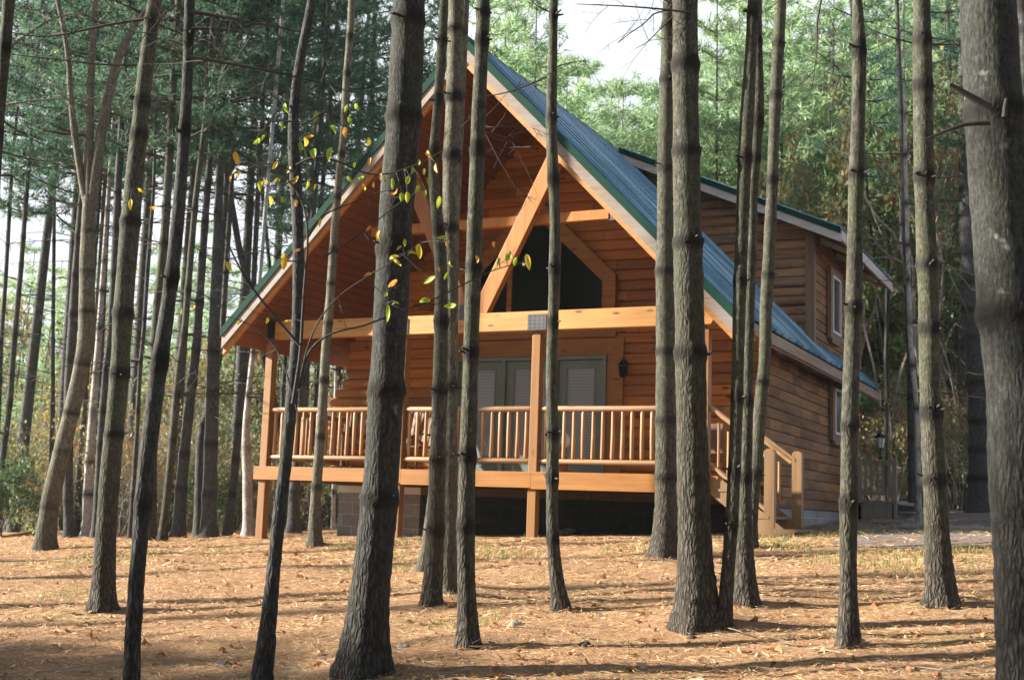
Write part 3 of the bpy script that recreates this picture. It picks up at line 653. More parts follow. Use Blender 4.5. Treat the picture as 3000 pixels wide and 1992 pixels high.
# ------------------------------------------------------------------ things on the porch
# white globe lamp on a brown figure beside the doors
lp = empty('garden_lamp', (-7.93, 17.6, .5), 'white globe lamp on an orange brown figure standing before the right green door', 'lamp')
def lathe(mb, cx, cy, pr, seg=16, mi=0): mb.tube([(cx, cy, z_) for r_, z_ in pr], [r_ for r_, z_ in pr], seg, mi)
lx, ly = on_dist(1648, 1384, 1)[0]/on_dist(1648, 1384, 1)[1]*17.5, 17.5
lp.location = (lx, ly, .5)
q = MB(); lathe(q, lx, ly, [(.10, .5), (.115, .52), (.11, .56), (.075, .60), (.085, .66), (.09, .72), (.06, .78), (.045, .82), (.06, .86), (.055, .90), (.03, .93)]); q.build('figure_base', M['clay'], lp, smooth=True)
q = MB(); lathe(q, lx+.035, ly, [(.02, .925), (.055, .95), (.075, 1.0), (.075, 1.06), (.055, 1.11), (.02, 1.13)]); q.build('globe', M['lampglass'], lp, smooth=True)
# rocking chairs in the left half
def rocker(x, y, rz, label):
    e_ = empty('rocking_chair', (x, y, .5), label, 'chair', 'rocking chairs on the porch')
    def W(mb): 
        c_, s_ = math.cos(rz), math.sin(rz)
        for k in range(len(mb.v)):
            v = mb.v[k]; mb.v[k] = np.stack([x+v[:, 0]*c_-v[:, 1]*s_, y+v[:, 0]*s_+v[:, 1]*c_, .5+v[:, 2]], 1)
        return mb
    q = MB()
    for sx in (-.26, .26):
        q2 = MB(); q2.tube([(sx, -.42, .07), (sx, -.2, .025), (sx, 0, .02), (sx, .25, .03), (sx, .5, .10)], .022, 8); W(q2).build('rocker_rail', M['hidewood'], e_)
        q2 = MB(); q2.tube([(sx, -.22, .03), (sx, -.24, .62)], .022, 8); W(q2).build('leg', M['hidewood'], e_)
        q2 = MB(); q2.tube([(sx, .2, .03), (sx, .22, .45), (sx, .36, 1.08)], .022, 8); W(q2).build('leg', M['hidewood'], e_)
        q2 = MB(); q2.box(sx-.045, sx+.045, -.3, .27, .60, .625); W(q2).build('armrest', M['hidewood'], e_)
    q2 = MB()
    for k in range(6): q2.box(-.26, .26, -.24+k*.075, -.18+k*.075, .40, .42)
    W(q2).build('seat', M['hidewood'], e_)
    q2 = MB()
    for k in range(6): q2.beam((-.2+k*.08, .22, .45), (-.2+k*.08, .355, 1.05), .05, .015, up=(0, 1, 0))
    q2.beam((-.27, .355, 1.06), (.27, .355, 1.06), .03, .09); W(q2).build('backrest', M['hidewood'], e_)
rocker(-11.2, 17.5, .35, 'dark wooden rocking chair at the left end of the porch')
rocker(-10.3, 17.6, -.1, 'dark wooden rocking chair nearer the doors behind the railing')
# folding chair at the right end
fc = empty('folding_chair', (-5.25, 17.2, .5), 'folding chair with thin red frame at the right end of the porch', 'chair')
q = MB(); q.add([(-5.45, 17.1, .86), (-5.0, 17.1, .86), (-5.0, 17.5, .84), (-5.45, 17.5, .84)], [(0, 1, 2, 3)]); q.add([(-5.45, 17.5, .86), (-5.0, 17.5, .86), (-5.0, 17.62, 1.3), (-5.45, 17.62, 1.3)], [(0, 1, 2, 3)])
o_ = q.build('seat', M['hidewood'], fc); so_ = o_.modifiers.new('thick', 'SOLIDIFY'); so_.thickness = .012
for sx in (-5.46, -4.99):
    q = MB(); q.tube([(sx, 17.08, .505), (sx, 17.64, 1.32)], .011, 6); q.tube([(sx, 17.55, .505), (sx, 17.1, .87)], .011, 6); q.build('frame', M['red'], fc)

# ------------------------------------------------------------------ front stairs to the right of the porch
stp = empty('porch_stairs', (-4.2, 16.7, -.35), 'weathered wooden stairs with handrails leading down from right end of porch', 'stairs')
GZs = float(gz(-4, 16.6))
treads = [(-4.80, .335), (-4.57, .17), (-4.34, .005), (-4.11, -.155)]
for i, (x, z) in enumerate(treads):
    q = MB(); q.box(x, x+.27+(.12 if i == 3 else 0), 15.98, 17.15, z-.035, z); q.build('tread', M['step'], stp)
for y in (15.99, 17.10):
    q = MB(); q.prism([(-4.84, .46), (-4.70, .46), (-3.84, -.18), (-3.84, -.40), (-3.98, -.40), (-4.84, .26)], y, y+.045); q.build('stringer', M['step'], stp)
q = MB(); q.box(-4.15, -3.74, 15.975, 15.985+.004, GZs-.1, -.19); q.build('landing_face', M['step'], stp)
for x, y, z0, z1 in ((-4.07, 16.03, -.5, .86), (-3.98, 17.16, -.5, .89)):
    q = MB(); q.prism([(x-.066, z0), (x+.066, z0), (x+.066, z1-.03), (x+.035, z1), (x-.035, z1), (x-.066, z1-.03)], y-.045, y+.075); q.build('newel_post', M['step'], stp)
q = MB(); q.prism([(-4.885, 1.40), (-4.885, 1.44), (-4.0, .79), (-4.0, .745)], 17.11, 17.25); q.build('handrail', M['step'], stp)
q = MB(); q.tube([(-4.95, 17.1, 1.40), (-4.5, 17.14, 1.09), (-4.05, 17.15, .74)], .036, 10); q.build('handrail', M['rail'], stp)
q = MB(); q.tube([(-4.87, 16.06, 1.40), (-4.5, 16.06, 1.13), (-4.09, 16.05, .74)], .038, 10); q.build('handrail', M['rail'], stp)
q = MB(); q.tube([(-4.87, 16.06, .66), (-4.5, 16.06, .36), (-4.09, 16.05, .05)], .034, 10); q.build('lower_rail', M['rail'], stp)
for i in range(5):
    x = -4.76+i*.135
    for y in (16.055, 17.13):
        q = MB(); q.tube([(x, y, 1.34+(-4.87-x)*.82-.06), (x, y, .70+(-4.87-x)*.78)], .022, 8); q.build('baluster', M['bal'], stp)
q = MB(); q.box(-5.0, -4.87, 17.05, 17.18, .5, 1.5); q.build('newel_post', M['post'], stp)

# ------------------------------------------------------------------ small back entry with lamp post
bp = empty('back_steps', (-4.0, 24.6, .0), 'grey weathered steps and railing at far right corner of the cabin', 'steps')
q = MB(); q.box(-4.62, -3.75, 24.0, 26.2, .30, .36); q.box(-4.6, -3.8, 24.02, 24.06, -.2, .30); q.build('landing', M['stepgrey'], bp)
for i, (y0_, z_) in enumerate(((24.1, .18), (24.1, .03))):
    q = MB(); q.box(-3.74+i*.26, -3.47+i*.26, y0_, 25.4, z_-.04, z_); q.box(-3.72+i*.26, -3.69+i*.26, y0_+.02, 25.3, z_-.22, z_-.045); q.build('tread', M['stepgrey'], bp)
for x in (-4.42, -3.79):
    q = MB(); q.box(x-.04, x+.04, 24.02, 24.10, -.1, 1.16); q.build('post', M['stepgrey'], bp)
q = MB(); q.box(-4.38, -3.83, 24.03, 24.08, 1.02, 1.10); q.box(-4.38, -3.83, 24.03, 24.08, .46, .52)
for k in range(5): q.box(-4.33+k*.105, -4.28+k*.105, 24.04, 24.07, .52, 1.02)
q.build('railing', M['stepgrey'], bp)
lm = empty('post_lantern', (-4.06, 24.3, 1.16), 'black carriage lantern on a post beside the grey back steps', 'lantern')
lxx, lyy = -4.06, 24.2
q = MB(); lathe(q, lxx, lyy, [(.04, 1.12), (.05, 1.16), (.02, 1.20), (.02, 1.30), (.06, 1.33)]); q.build('lantern_stem', M['black'], lm)
q = MB(); frustum(q, lxx, lyy, 1.34, .06, 1.52, .10); q.build('lantern_glass', M['lampglass'], lm)
q = MB(); frustum(q, lxx, lyy, 1.525, .15, 1.60, .06); frustum(q, lxx, lyy, 1.60, .03, 1.66, .02)
for k in range(6):
    a = k*math.pi/3; q.tube([(lxx+.062*math.cos(a), lyy+.062*math.sin(a), 1.335), (lxx+.104*math.cos(a), lyy+.104*math.sin(a), 1.525)], .008, 5)
q.build('lantern_cage', M['black'], lm)
# ------------------------------------------------------------------ tree builders
def trunk_points(path, D, az=None):
    """picture path (N px x, y, width) -> points and radii on the upright plane at distance D"""
    P, R = [], []
    for x, y, w in path:
        p = on_dist(x, y, D, az); P.append(p); R.append(w/2/FPX*np.dot(p, CF))
    return np.array(P), np.array(R)
def resample(P, R, step):
    s = np.concatenate(([0], np.cumsum(np.linalg.norm(np.diff(P, axis=0), axis=1))))
    n = max(3, int(s[-1]/step)); u = np.linspace(0, s[-1], n)
    Q = np.stack([np.interp(u, s, P[:, k]) for k in range(3)], 1); r = np.interp(u, s, R)
    k = max(1, int(.30/step))                                      # soften the corners of the path
    if n > 2*k+3:
        ker = np.ones(2*k+1)/(2*k+1)
        Qp = np.concatenate([2*Q[0]-Q[k:0:-1], Q, 2*Q[-1]-Q[-2:-k-2:-1]]); 
        Q = np.stack([np.convolve(Qp[:, i], ker, 'valid') for i in range(3)], 1)
        rp = np.concatenate([np.full(k, r[0]), r, np.full(k, r[-1])]); r = np.convolve(rp, ker, 'valid')
    return Q, r
def make_trunk(P, R, material, parent, rng, step=.05, seg=16, H=13, whorl=.62, knots=(), top_r=.03, name='trunk', lowh=1.7, flare=.42, grow=True, foot=True, ring=.10, rough=.035):
    order = np.argsort([p[2] for p in P]) if P[0][2] > P[-1][2] else np.arange(len(P))
    P, R = P[order], R[order]
    if grow:                                                        # carry the stem on above the picture
        d = (P[-1]-P[-2]); d /= np.linalg.norm(d); d = d*.6+np.array([0, 0, 1])*.4; d /= np.linalg.norm(d)
        zt = P[0][2]+H
        if P[-1][2] < zt-.5:
            k = (zt-P[-1][2])/d[2]; P = np.vstack([P, P[-1]+d*k]); R = np.append(R, top_r)
    g = float(gz(P[0][0], P[0][1]))
    d0 = (P[0]-P[1]); d0 /= np.linalg.norm(d0)
    if foot and P[0][2] > g-.05 and d0[2] < -.3:
        k = (P[0][2]-(g-.12))/-d0[2]; P = np.vstack([P[0]+d0*k, P]); R = np.append(R[0], R)
    Q, r = resample(P, R, step)
    z = Q[:, 2]-g
    r = r*(1+flare*np.exp(-np.clip(z, 0, 9)/.13))
    low = np.clip(1-z/lowh, 0, 1)
    kn = np.zeros(len(Q)); zk = []
    zc = rng.uniform(.5, .9)
    while zc < H: zk.append(zc); zc += whorl*rng.uniform(.75, 1.3)
    zk = list(knots) if len(knots) else zk
    if len(knots):
        zc = max(knots)+whorl
        while zc < H: zk.append(zc); zc += whorl*rng.uniform(.75, 1.3)
    for k_ in zk:
        w = .034+.022*rng.random(); e = np.exp(-((z-k_)/w)**2); r = r*(1+ring*e); kn = np.maximum(kn, e*(1 if ring > .08 else .6)*rng.uniform(.55, 1))
    if ring <= 0: kn *= 0
    n = len(Q); mb = MB(); mb.tube(Q, r, seg, cap=False)
    v = mb.v[0].reshape(n, seg, 3); c = Q[:, None]
    th = np.arange(seg)*2*np.pi/seg
    # slow waviness plus fine roughness; buttress lobes at the foot
    lob = 1+.10*np.exp(-np.clip(z, 0, 9)/.16)[:, None]*np.sin(th*5+rng.random()*6)[None]+.018*np.sin(z[:, None]*9+th[None]*2+rng.random()*6)
    nz_ = rng.random((n, seg)); nz_ = (nz_+np.roll(nz_, 1, 1))/2-.5
    lob += rough*nz_*(1+2.2*low[:, None])
    lob += (kn[:, None]*.16)*(rng.random((n, seg))-.35)
    mb.v[0] = (c+(v-c)*lob[..., None]).reshape(-1, 3)
    o = mb.build(name, material, parent, smooth=True)
    me = o.data
    kn2 = np.clip(1.7*kn[:, None]*(.85+.9*rng.random((n, seg))+.45*np.sin(th[None]*2+z[:, None]*3.7)*np.sin(th[None]+rng.random()*6)), 0, 1)
    for nm, a in (('low', np.repeat(low, seg)), ('knot', kn2.ravel())):
        at = me.attributes.new(nm, 'FLOAT', 'POINT'); at.data.foreach_set('value', a.astype(np.float32))
    return o, Q, r, [k_+g for k_ in zk]
def twig(mb, p, d, length, r, depth, rng, droop=-.05, bend=.5, kids=5):
    n = max(3, int(length/.12)); pts = [np.array(p, float)]; d = np.array(d, float); d /= np.linalg.norm(d)
    for i in range(n):
        d = d+rng.normal(0, bend*.12, 3)+np.array([0, 0, droop*.12]); d /= np.linalg.norm(d); pts.append(pts[-1]+d*length/n)
    mb.tube(pts, np.linspace(r, r*.35, n+1), 5 if r > .006 else 3, cap=False)
    if depth > 0:
        for k in range(kids):
            i = rng.integers(1, n); base = pts[i]; dd = pts[i]-pts[i-1]; dd /= np.linalg.norm(dd)
            s = np.cross(dd, rng.normal(0, 1, 3)); s /= np.linalg.norm(s)+1e-9
            twig(mb, base, dd*.7+s*.75, length*(1-i/n*.5)*rng.uniform(.3, .55), r*.5, depth-1, rng, droop, bend, kids)
def at_height(Q, z):
    i = int(np.argmin(abs(Q[:, 2]-z))); return Q[i], i

# pine crowns: whorled limbs, side sprays, tufts of needles
def pine_crown(seed, H, Rm, whorls, per=5, dens=1., width=.02, nl=.17, mats=('needle', 'twigdark'), low_sparse=0.3):
    rng = np.random.default_rng(seed); tr, tint = [], []; br = MB(); cen, dirs, tn = [], [], []
    for w in range(whorls):
        t = (w+rng.uniform(-.3, .3))/whorls; t = min(max(t, 0), .98); z = t*H
        Lb = Rm*(1-t)**.75*rng.uniform(.8, 1.1)+.25
        off = rng.random()*6.28; npb = per if t > low_sparse else max(2, per-2)
        for k in range(npb):
            if rng.random() < .12: continue
            az = off+k*6.283/npb+rng.normal(0, .25); L_ = Lb*rng.uniform(.6, 1.15)
            el = rng.uniform(.05, .35)+t*.5
            d = np.array([math.cos(az)*math.cos(el), math.sin(az)*math.cos(el), math.sin(el)])
            side = np.array([-math.sin(az), math.cos(az), 0])
            m_ = 7; s = np.linspace(0, 1, m_)
            P = np.outer(s*L_, d)+np.array([0, 0, z])+np.outer(-.16*L_*np.sin(s*2.4), [0, 0, 1])+np.outer(.08*L_*(s**2)*rng.normal(), side)
            br.tube(P, np.linspace(.022*(1-t)+.008, .004, m_), 4, mi=1, cap=False)
            nb = int(L_*5.5*dens)+3
            for j in range(nb):
                u = rng.uniform(.22, 1.0); p = np.array([np.interp(u, s, P[:, q]) for q in range(3)])
                sg = rng.choice([-1, 1]); l2 = (.55*(1-u)+.22)*min(1.3, L_*.55)*rng.uniform(.6, 1.2)
                d2 = d*.6+side*sg*.85+np.array([0, 0, rng.uniform(-.12, .35)]); d2 /= np.linalg.norm(d2)
                nt_ = max(2, int(l2/.085)); q = np.linspace(.12, 1, nt_)[:, None]*l2
                cc = p+q*d2+rng.normal(0, .03, (nt_, 3))
                cen.append(cc); dirs.append(np.repeat(d2[None], nt_, 0)); tn.append(np.full(nt_, rng.random()*.6+.4*u))
            if rng.random() < .8: br.tube([P[3], P[3]+side*.3*L_*.5+d*.2], [.006, .002], 3, mi=1, cap=False)
    c = np.concatenate(cen); dd = np.concatenate(dirs); tt = np.concatenate(tn)
    k = 5; c = np.repeat(c, k, 0); dd = np.repeat(dd, k, 0); tt = np.repeat(tt, k)
    n = len(c); nd = dd*.55+rng.normal(0, .62, (n, 3)); nd[:, 2] += .12; nd /= np.linalg.norm(nd, axis=1)[:, None]
    ln = nl*rng.uniform(.6, 1.25, n)[:, None]
    sd = np.cross(nd, rng.normal(0, 1, (n, 3))); sd /= np.linalg.norm(sd, axis=1)[:, None]
    V = np.stack([c-sd*width/2, c+sd*width/2, c+nd*ln], 1)
    tint = np.clip(tt+rng.normal(0, .12, n), 0, 1)
    # merge limbs (as triangles) into the same mesh
    bv = np.concatenate(br.v); tris = []
    for f in br.f:
        for i in range(1, len(f)-1): tris.append((f[0], f[i], f[i+1]))
    B = bv[np.array(tris)]
    V = np.concatenate([V, B]); mi = np.concatenate([np.zeros(n, int), np.ones(len(B), int)]); tint = np.concatenate([tint, np.zeros(len(B))])
    o = tri_mesh('crown', V, [M[mats[0]], M[mats[1]]], None, tint, mi=mi)
    return o
# broadleaf crown or shrub: forking twigs with small leaves in loose sprays
def leaf_crown(seed, H, Rm, stems, leaves, size, mats=('autumn', 'twig'), tint_mu=.6, tint_sd=.25, base_r=.02, droop=.0, spread=.5):
    rng = np.random.default_rng(seed); br = MB(); tips = []
    def grow(p, d, L_, r, dep):
        n = 4; pts = [p]; 
        for i in range(n):
            d = d+rng.normal(0, .16, 3)+np.array([0, 0, .04-droop]); d = d/np.linalg.norm(d); pts.append(pts[-1]+d*L_/n)
        br.tube(pts, np.linspace(r, r*.55, n+1), 4 if r > .008 else 3, mi=1, cap=False)
        if dep <= 2: tips.extend(pts[1:])
        if dep > 0:
            for k in range(3 if dep > 1 else 4):
                s = rng.normal(0, 1, 3); s -= s.dot(d)*d; s /= np.linalg.norm(s)
                grow(pts[rng.integers(2, n+1)], d*.75+s*spread*rng.uniform(.7, 1.5), L_*rng.uniform(.5, .75), r*.55, dep-1)
    for k in range(stems):
        a = rng.random()*6.28; q = rng.random()*.35
        grow(np.array([math.cos(a)*.1*stems**.5, math.sin(a)*.1*stems**.5, 0]), np.array([math.cos(a)*q, math.sin(a)*q, 1.]), H*.42, base_r, 4)
    T = np.array(tips); sc_ = np.array([Rm/max(.1, np.abs(T[:, :2]).max()), H/max(.1, T[:, 2].max())])
    k = rng.integers(0, len(T), leaves); c = T[k]+rng.normal(0, .07, (leaves, 3))
    n = leaves; a = rng.normal(0, 1, (n, 3)); a[:, 2] -= .4; a /= np.linalg.norm(a, axis=1)[:, None]
    b_ = np.cross(a, rng.normal(0, 1, (n, 3))); b_ /= np.linalg.norm(b_, axis=1)[:, None]
    s = size*rng.uniform(.6, 1.3, n)[:, None]
    V = np.stack([c, c+a*s*.5+b_*s*.3, c+a*s, c+a*s*.5-b_*s*.3], 1)
    grp = rng.normal(0, 1, len(T))[k]
    tint = np.clip(tint_mu+tint_sd*(.7*grp+.5*rng.normal(0, 1, n)), 0, 1)
    bv = np.concatenate(br.v); Q4 = []
    for f in br.f:
        if len(f) == 4: Q4.append(f)
    B = bv[np.array(Q4)]
    V = np.concatenate([V, B]); mi = np.concatenate([np.zeros(n, int), np.ones(len(B), int)]); tint = np.concatenate([tint, np.zeros(len(B))])
    S = np.array([sc_[0]**.5*1., sc_[0]**.5, sc_[1]]) if False else np.array([sc_[0], sc_[0], sc_[1]])
    V = V*S if max(S)/min(S) < 2.2 else V
    return tri_mesh('crown', V, [M[mats[0]], M[mats[1]]], None, tint, mi=mi, tpq=4)
def use(proto, parent, loc, rz=0, s=(1, 1, 1), first=set()):
    """a copy of a prototype crown under its own tree (mesh data shared)"""
    if proto.name not in first and proto.parent is None: first.add(proto.name); o = proto
    else: o = proto.copy(); C.objects.link(o)
    o.name = proto.name.split('.')[0]
    o.parent = parent; o.location = tuple(np.array(loc, float)-np.array(parent.location)); o.rotation_euler = (0, 0, rz); o.scale = s
    return o
CROWNS = [pine_crown(11, 8.5, 2.5, 15, width=.026, nl=.19), pine_crown(12, 8.5, 2.3, 14, width=.026, nl=.19), pine_crown(13, 9.5, 2.9, 16, dens=1.15, width=.028, nl=.2)]
LIGHTC = [pine_crown(21, 9.5, 2.9, 17, per=6, dens=1.6, width=.024, nl=.22, mats=('needle_light', 'twig')), pine_crown(22, 9.0, 2.6, 16, per=6, dens=1.5, width=.024, nl=.22, mats=('needle_light', 'twig'))]
HARD = [leaf_crown(31, 5.0, 2.4, 3, 2600, .13, tint_mu=.40, tint_sd=.25, base_r=.04), leaf_crown(32, 4.2, 2.2, 4, 2400, .12, ('shrubgreen', 'twig'), .5, .25, .03), leaf_crown(33, 5.5, 2.6, 3, 2400, .12, ('autumn', 'twig'), .30, .2, .04)]
SHRUB = [leaf_crown(41, 2.3, 1.5, 7, 1500, .075, ('shrubgreen', 'twig'), .62, .3, .012), leaf_crown(42, 2.0, 1.6, 8, 900, .07, ('autumn', 'twig'), .5, .25, .011), leaf_crown(43, 2.6, 1.5, 8, 500, .07, ('shrubgreen', 'twig'), .9, .2, .012), leaf_crown(44, 1.6, 1.4, 7, 2200, .085, ('shrubgreen', 'twigdark'), .25, .2, .012)]
ALLP = CROWNS+LIGHTC+HARD+SHRUB

# ------------------------------------------------------------------ the trees of the lawn, front to back
def zp(*a): return [(*zz(z, x, y), w*.6378) for z, x, y, w in a]
LAWN = [
 ('T1', 'thick grey speckled pine with flared base in the foreground, left of centre', zp(('B',312,0,146),('B',288,560,158),('B',248,1000,158),('B',225,1500,158),('E',205,250,158),('E',180,720,166),('E',150,1000,172),('E',115,1300,195),('E',105,1500,212)), 'bark_grey', (1064, 1968), {'knots_y': [('B',288,540),('B',245,1140),('E',200,240),('E',185,740)], 'step': .025, 'seg': 32}),
 ('T2a', 'curved thin pine that leans against a paler trunk in front of the middle door', zp(('B',473,0,34),('B',465,190,50),('B',450,400,42),('B',432,600,42),('B',418,780,48),('B',425,900,45),('B',450,1060,60),('B',460,1200,58),('B',460,1400,60),('E',458,0,66),('E',450,300,68),('E',440,600,74),('E',435,800,78),('E',428,1000,85),('E',412,1200,80)), 'bark', (1263, 1770), {'knots_y': [('B',462,190),('B',440,460),('B',425,700),('B',465,1060),('B',460,1480),('E',452,240),('E',440,560),('E',432,880)], 'step': .03, 'seg': 20}),
 ('T2b', 'smooth pale pine close behind the curved thin one', zp(('B',528,0,70),('B',520,400,78),('B',512,600,76),('B',502,750,78),('B',498,900,72),('B',500,1060,72),('B',506,1200,64),('B',508,1400,60),('E',508,0,58),('E',506,300,58),('E',500,700,62),('E',497,1000,66),('E',497,1150,74)), 'bark_pale', (1317, 1735), {'knots_y': [('B',515,450),('B',508,720),('B',498,1050),('E',506,220)], 'step': .03, 'seg': 20}),
 ('T2c', 'sunlit root side of a slim pine behind the leaning pair', zp(('B',520,1100,40),('B',500,1500,44),('E',470,300,44),('E',425,700,46),('E',398,900,48),('E',378,1060,56)), 'bark_pale', (1240, 1674), {'step': .05, 'seg': 16, 'ring': .05}),
 ('T3', 'straight slim pine right of the leaning pair, knot ringed, in front of the left strut', zp(('B',652,0,56),('B',648,200,64),('B',635,400,62),('B',625,690,70),('B',618,900,65),('B',607,1200,78),('B',605,1300,72),('B',600,1500,70),('E',595,0,68),('E',590,300,74),('E',582,500,80),('E',573,700,78),('E',572,900,82),('E',575,1200,82),('E',583,1400,92)), 'bark', (1372, 1894), {'knots_y': [('B',650,60),('B',645,190),('B',625,690),('B',607,1230),('E',590,65),('E',582,540),('E',573,860)], 'step': .025, 'seg': 24}),
 ('T4', 'thinnest wavy pine before the right strut and middle porch post', zp(('B',975,0,34),('B',975,80,42),('B',970,300,42),('B',963,500,52),('B',965,700,54),('B',982,900,50),('B',982,1100,46),('B',977,1240,54),('B',975,1500,48),('E',967,0,50),('E',965,100,56),('E',965,300,50),('E',972,450,62),('E',970,640,56),('E',965,900,54),('E',985,1080,58),('E',1003,1210,76)), 'bark', (1640, 1786), {'knots_y': [('B',975,70),('B',965,540),('B',980,830),('B',977,1240),('B',972,1480),('E',972,440),('E',968,640),('E',970,920)], 'step': .03, 'seg': 18}),
 ('T5', 'pine with scaly foot touching the thicker trunk on its right, nearest the porch', zp(('B',1503,0,48),('B',1500,100,58),('B',1500,370,72),('B',1490,600,70),('B',1490,780,80),('B',1490,1000,76),('B',1487,1250,88),('B',1487,1400,85),('E',1490,0,88),('E',1490,200,92),('E',1490,400,94),('E',1490,700,98),('E',1490,850,106),('E',1487,985,124)), 'bark', (1948, 1630), {'knots_y': [('B',1500,370),('B',1490,780),('B',1490,1250),('E',1490,60),('E',1492,380),('E',1490,640)], 'step': .04, 'seg': 22}),
 ('T6', 'thick rough barked pine right of centre with a sunlit left side', [(2007,0,74),(2009,350,76),(2015,723,84),(2022,1000,88),(2028,1300,90),(2035,1570,98),(2040,1720,108),(2045,1815,128)], 'bark', (2038, 1834), {'knots_y': [('B',1600,700),('B',1605,1120),('E',1620,70)], 'step': .025, 'seg': 30, 'lowh': 3.6}),
 ('T7a', 'slim slanting pine right of the thick rough trunk, foot leaning left', zp(('C',325,0,46),('C',305,400,60),('C',285,700,66),('C',277,950,58),('C',265,1250,62),('C',257,1560,58),('F',255,0,56),('F',250,300,54),('F',238,600,58),('F',222,900,62),('F',205,1100,62),('F',187,1320,62)), 'bark', (2118, 1840), {'knots_y': [('C',320,70),('C',283,730),('C',270,1290),('F',250,270),('F',232,610),('F',222,860)], 'step': .03, 'seg': 18}),
 ('T7b', 'bulging pine pressed behind the slim slanting one', zp(('C',345,0,34),('C',345,200,40),('C',348,560,62),('C',330,720,56),('C',322,850,46),('C',315,1100,48),('F',302,0,52),('F',298,300,54),('F',288,600,58),('F',284,800,64),('F',282,1000,82),('F',290,1200,104)), 'bark', (2185, 1770), {'knots_y': [('C',345,190),('C',340,560),('C',330,730),('F',296,290),('F',285,640)], 'step': .03, 'seg': 18}),
 ('T7c', 'pine whose foot hides behind the bulging one, before the dormer logs', zp(('C',452,0,50),('C',437,250,56),('C',427,430,54),('C',412,830,48),('C',405,1000,54),('C',395,1200,56),('C',388,1560,50),('F',375,0,58),('F',357,300,60),('F',338,600,56),('F',320,800,48),('F',312,960,56)), 'bark', (2203, 1604), {'knots_y': [('C',427,440),('C',410,830),('C',395,1265),('F',350,200),('F',338,620)], 'step': .04, 'seg': 18}),
 ('T8', 'mossy pine crossing the far end of the side wall', zp(('C',800,0,42),('C',812,110,52),('C',812,250,72),('C',808,500,56),('C',798,820,74),('C',792,1000,66),('C',788,1420,78),('C',780,1560,74),('F',775,0,66),('F',772,200,72),('F',766,420,80),('F',765,800,80),('F',757,1000,78),('F',765,1250,78),('F',765,1395,92)), 'bark', (2488, 1894), {'knots_y': [('C',815,230),('C',798,800),('C',788,1420),('F',768,400),('F',765,760)], 'step': .025, 'seg': 24}),
 ('T9', 'sturdy pine with widely flared foot before the gravel drive', zp(('C',1098,0,76),('C',1100,200,82),('C',1103,400,90),('C',1108,820,88),('C',1113,1000,86),('C',1125,1240,96),('C',1130,1560,95),('F',1135,0,88),('F',1140,340,96),('F',1158,650,106),('F',1168,900,112),('F',1180,1100,116),('F',1185,1205,140)), 'bark', (2756, 1773), {'knots_y': [('C',1100,190),('C',1102,400),('C',1108,820),('C',1125,1220),('C',1130,1510),('F',1140,340),('F',1158,650)], 'step': .03, 'seg': 26}),
 ('L2', 'sunlit pine with flaking bark left of the dark slanting trunk', zp(('A',712,0,58),('A',690,150,68),('A',660,400,68),('A',630,700,78),('A',600,1000,88),('A',560,1500,88),('D',550,200,84),('D',520,450,88),('D',500,700,92),('D',485,900,94),('D',477,1100,98),('D',475,1220,112)), 'bark', (303, 1786), {'knots_y': [('A',700,100),('A',645,470),('A',630,620),('A',600,1020),('A',565,1440),('D',545,160),('D',520,440)], 'step': .03, 'seg': 26}),
]
OFFD = [  # feet outside or hidden: distance is given
 ('T10', 'massive speckled grey pine at the right edge, nearest trunk of all', zp(('C',1400,0,240),('C',1425,450,258),('C',1460,900,266),('C',1490,1400,275),('F',1530,0,280),('F',1555,600,285),('F',1590,1200,295),('F',1615,1560,320)), 'bark_grey', 5.6, {'knots_y': [('C',1430,520),('C',1490,1440)], 'step': .025, 'seg': 36, 'whorl': .9}),
 ('T11', 'dark trunk half hidden behind the massive pine at the right edge', zp(('C',1562,0,60),('C',1580,600,66),('C',1600,1300,70),('F',1640,600,76)), 'bark_far', 8.2, {'step': .05, 'seg': 16}),
 ('L3', 'dark slanting pine crossing from bottom left, foot below the picture', zp(('A',870,0,46),('A',868,200,46),('A',855,500,50),('A',835,800,56),('A',800,1200,62),('A',760,1500,70),('D',745,0,72),('D',735,100,76),('D',700,350,80),('D',665,650,76),('D',640,950,72),('D',615,1250,72),('D',602,1560,74)), 'bark_dark', 7.0, {'knots_y': [('A',868,170),('A',845,600),('A',790,1280),('D',735,110),('D',660,760)], 'step': .03, 'seg': 22, 'rough': .06}),
 ('L6', 'dark leaning trunk cut by the top left corner', zp(('A',40,0,56),('A',22,250,50),('A',5,440,46),('A',-20,700,50),('D',-60,300,60)), 'bark', 6.6, {'step': .06, 'seg': 18}),
]
MIDL = [
 ('L5', 'pale slim pine standing left of the stout speckled trunk, before the porch railing', zp(('B',48,0,30),('B',45,100,32),('B',20,400,32),('A',1580,600,32),('A',1553,850,34),('A',1538,1050,38),('A',1515,1400,42),('D',1500,0,44),('D',1482,300,44),('D',1460,600,44),('D',1445,800,50),('D',1445,930,66)), 'bark_pale', (922, 1598), {'step': .05, 'seg': 16}),
]
lawn = {}
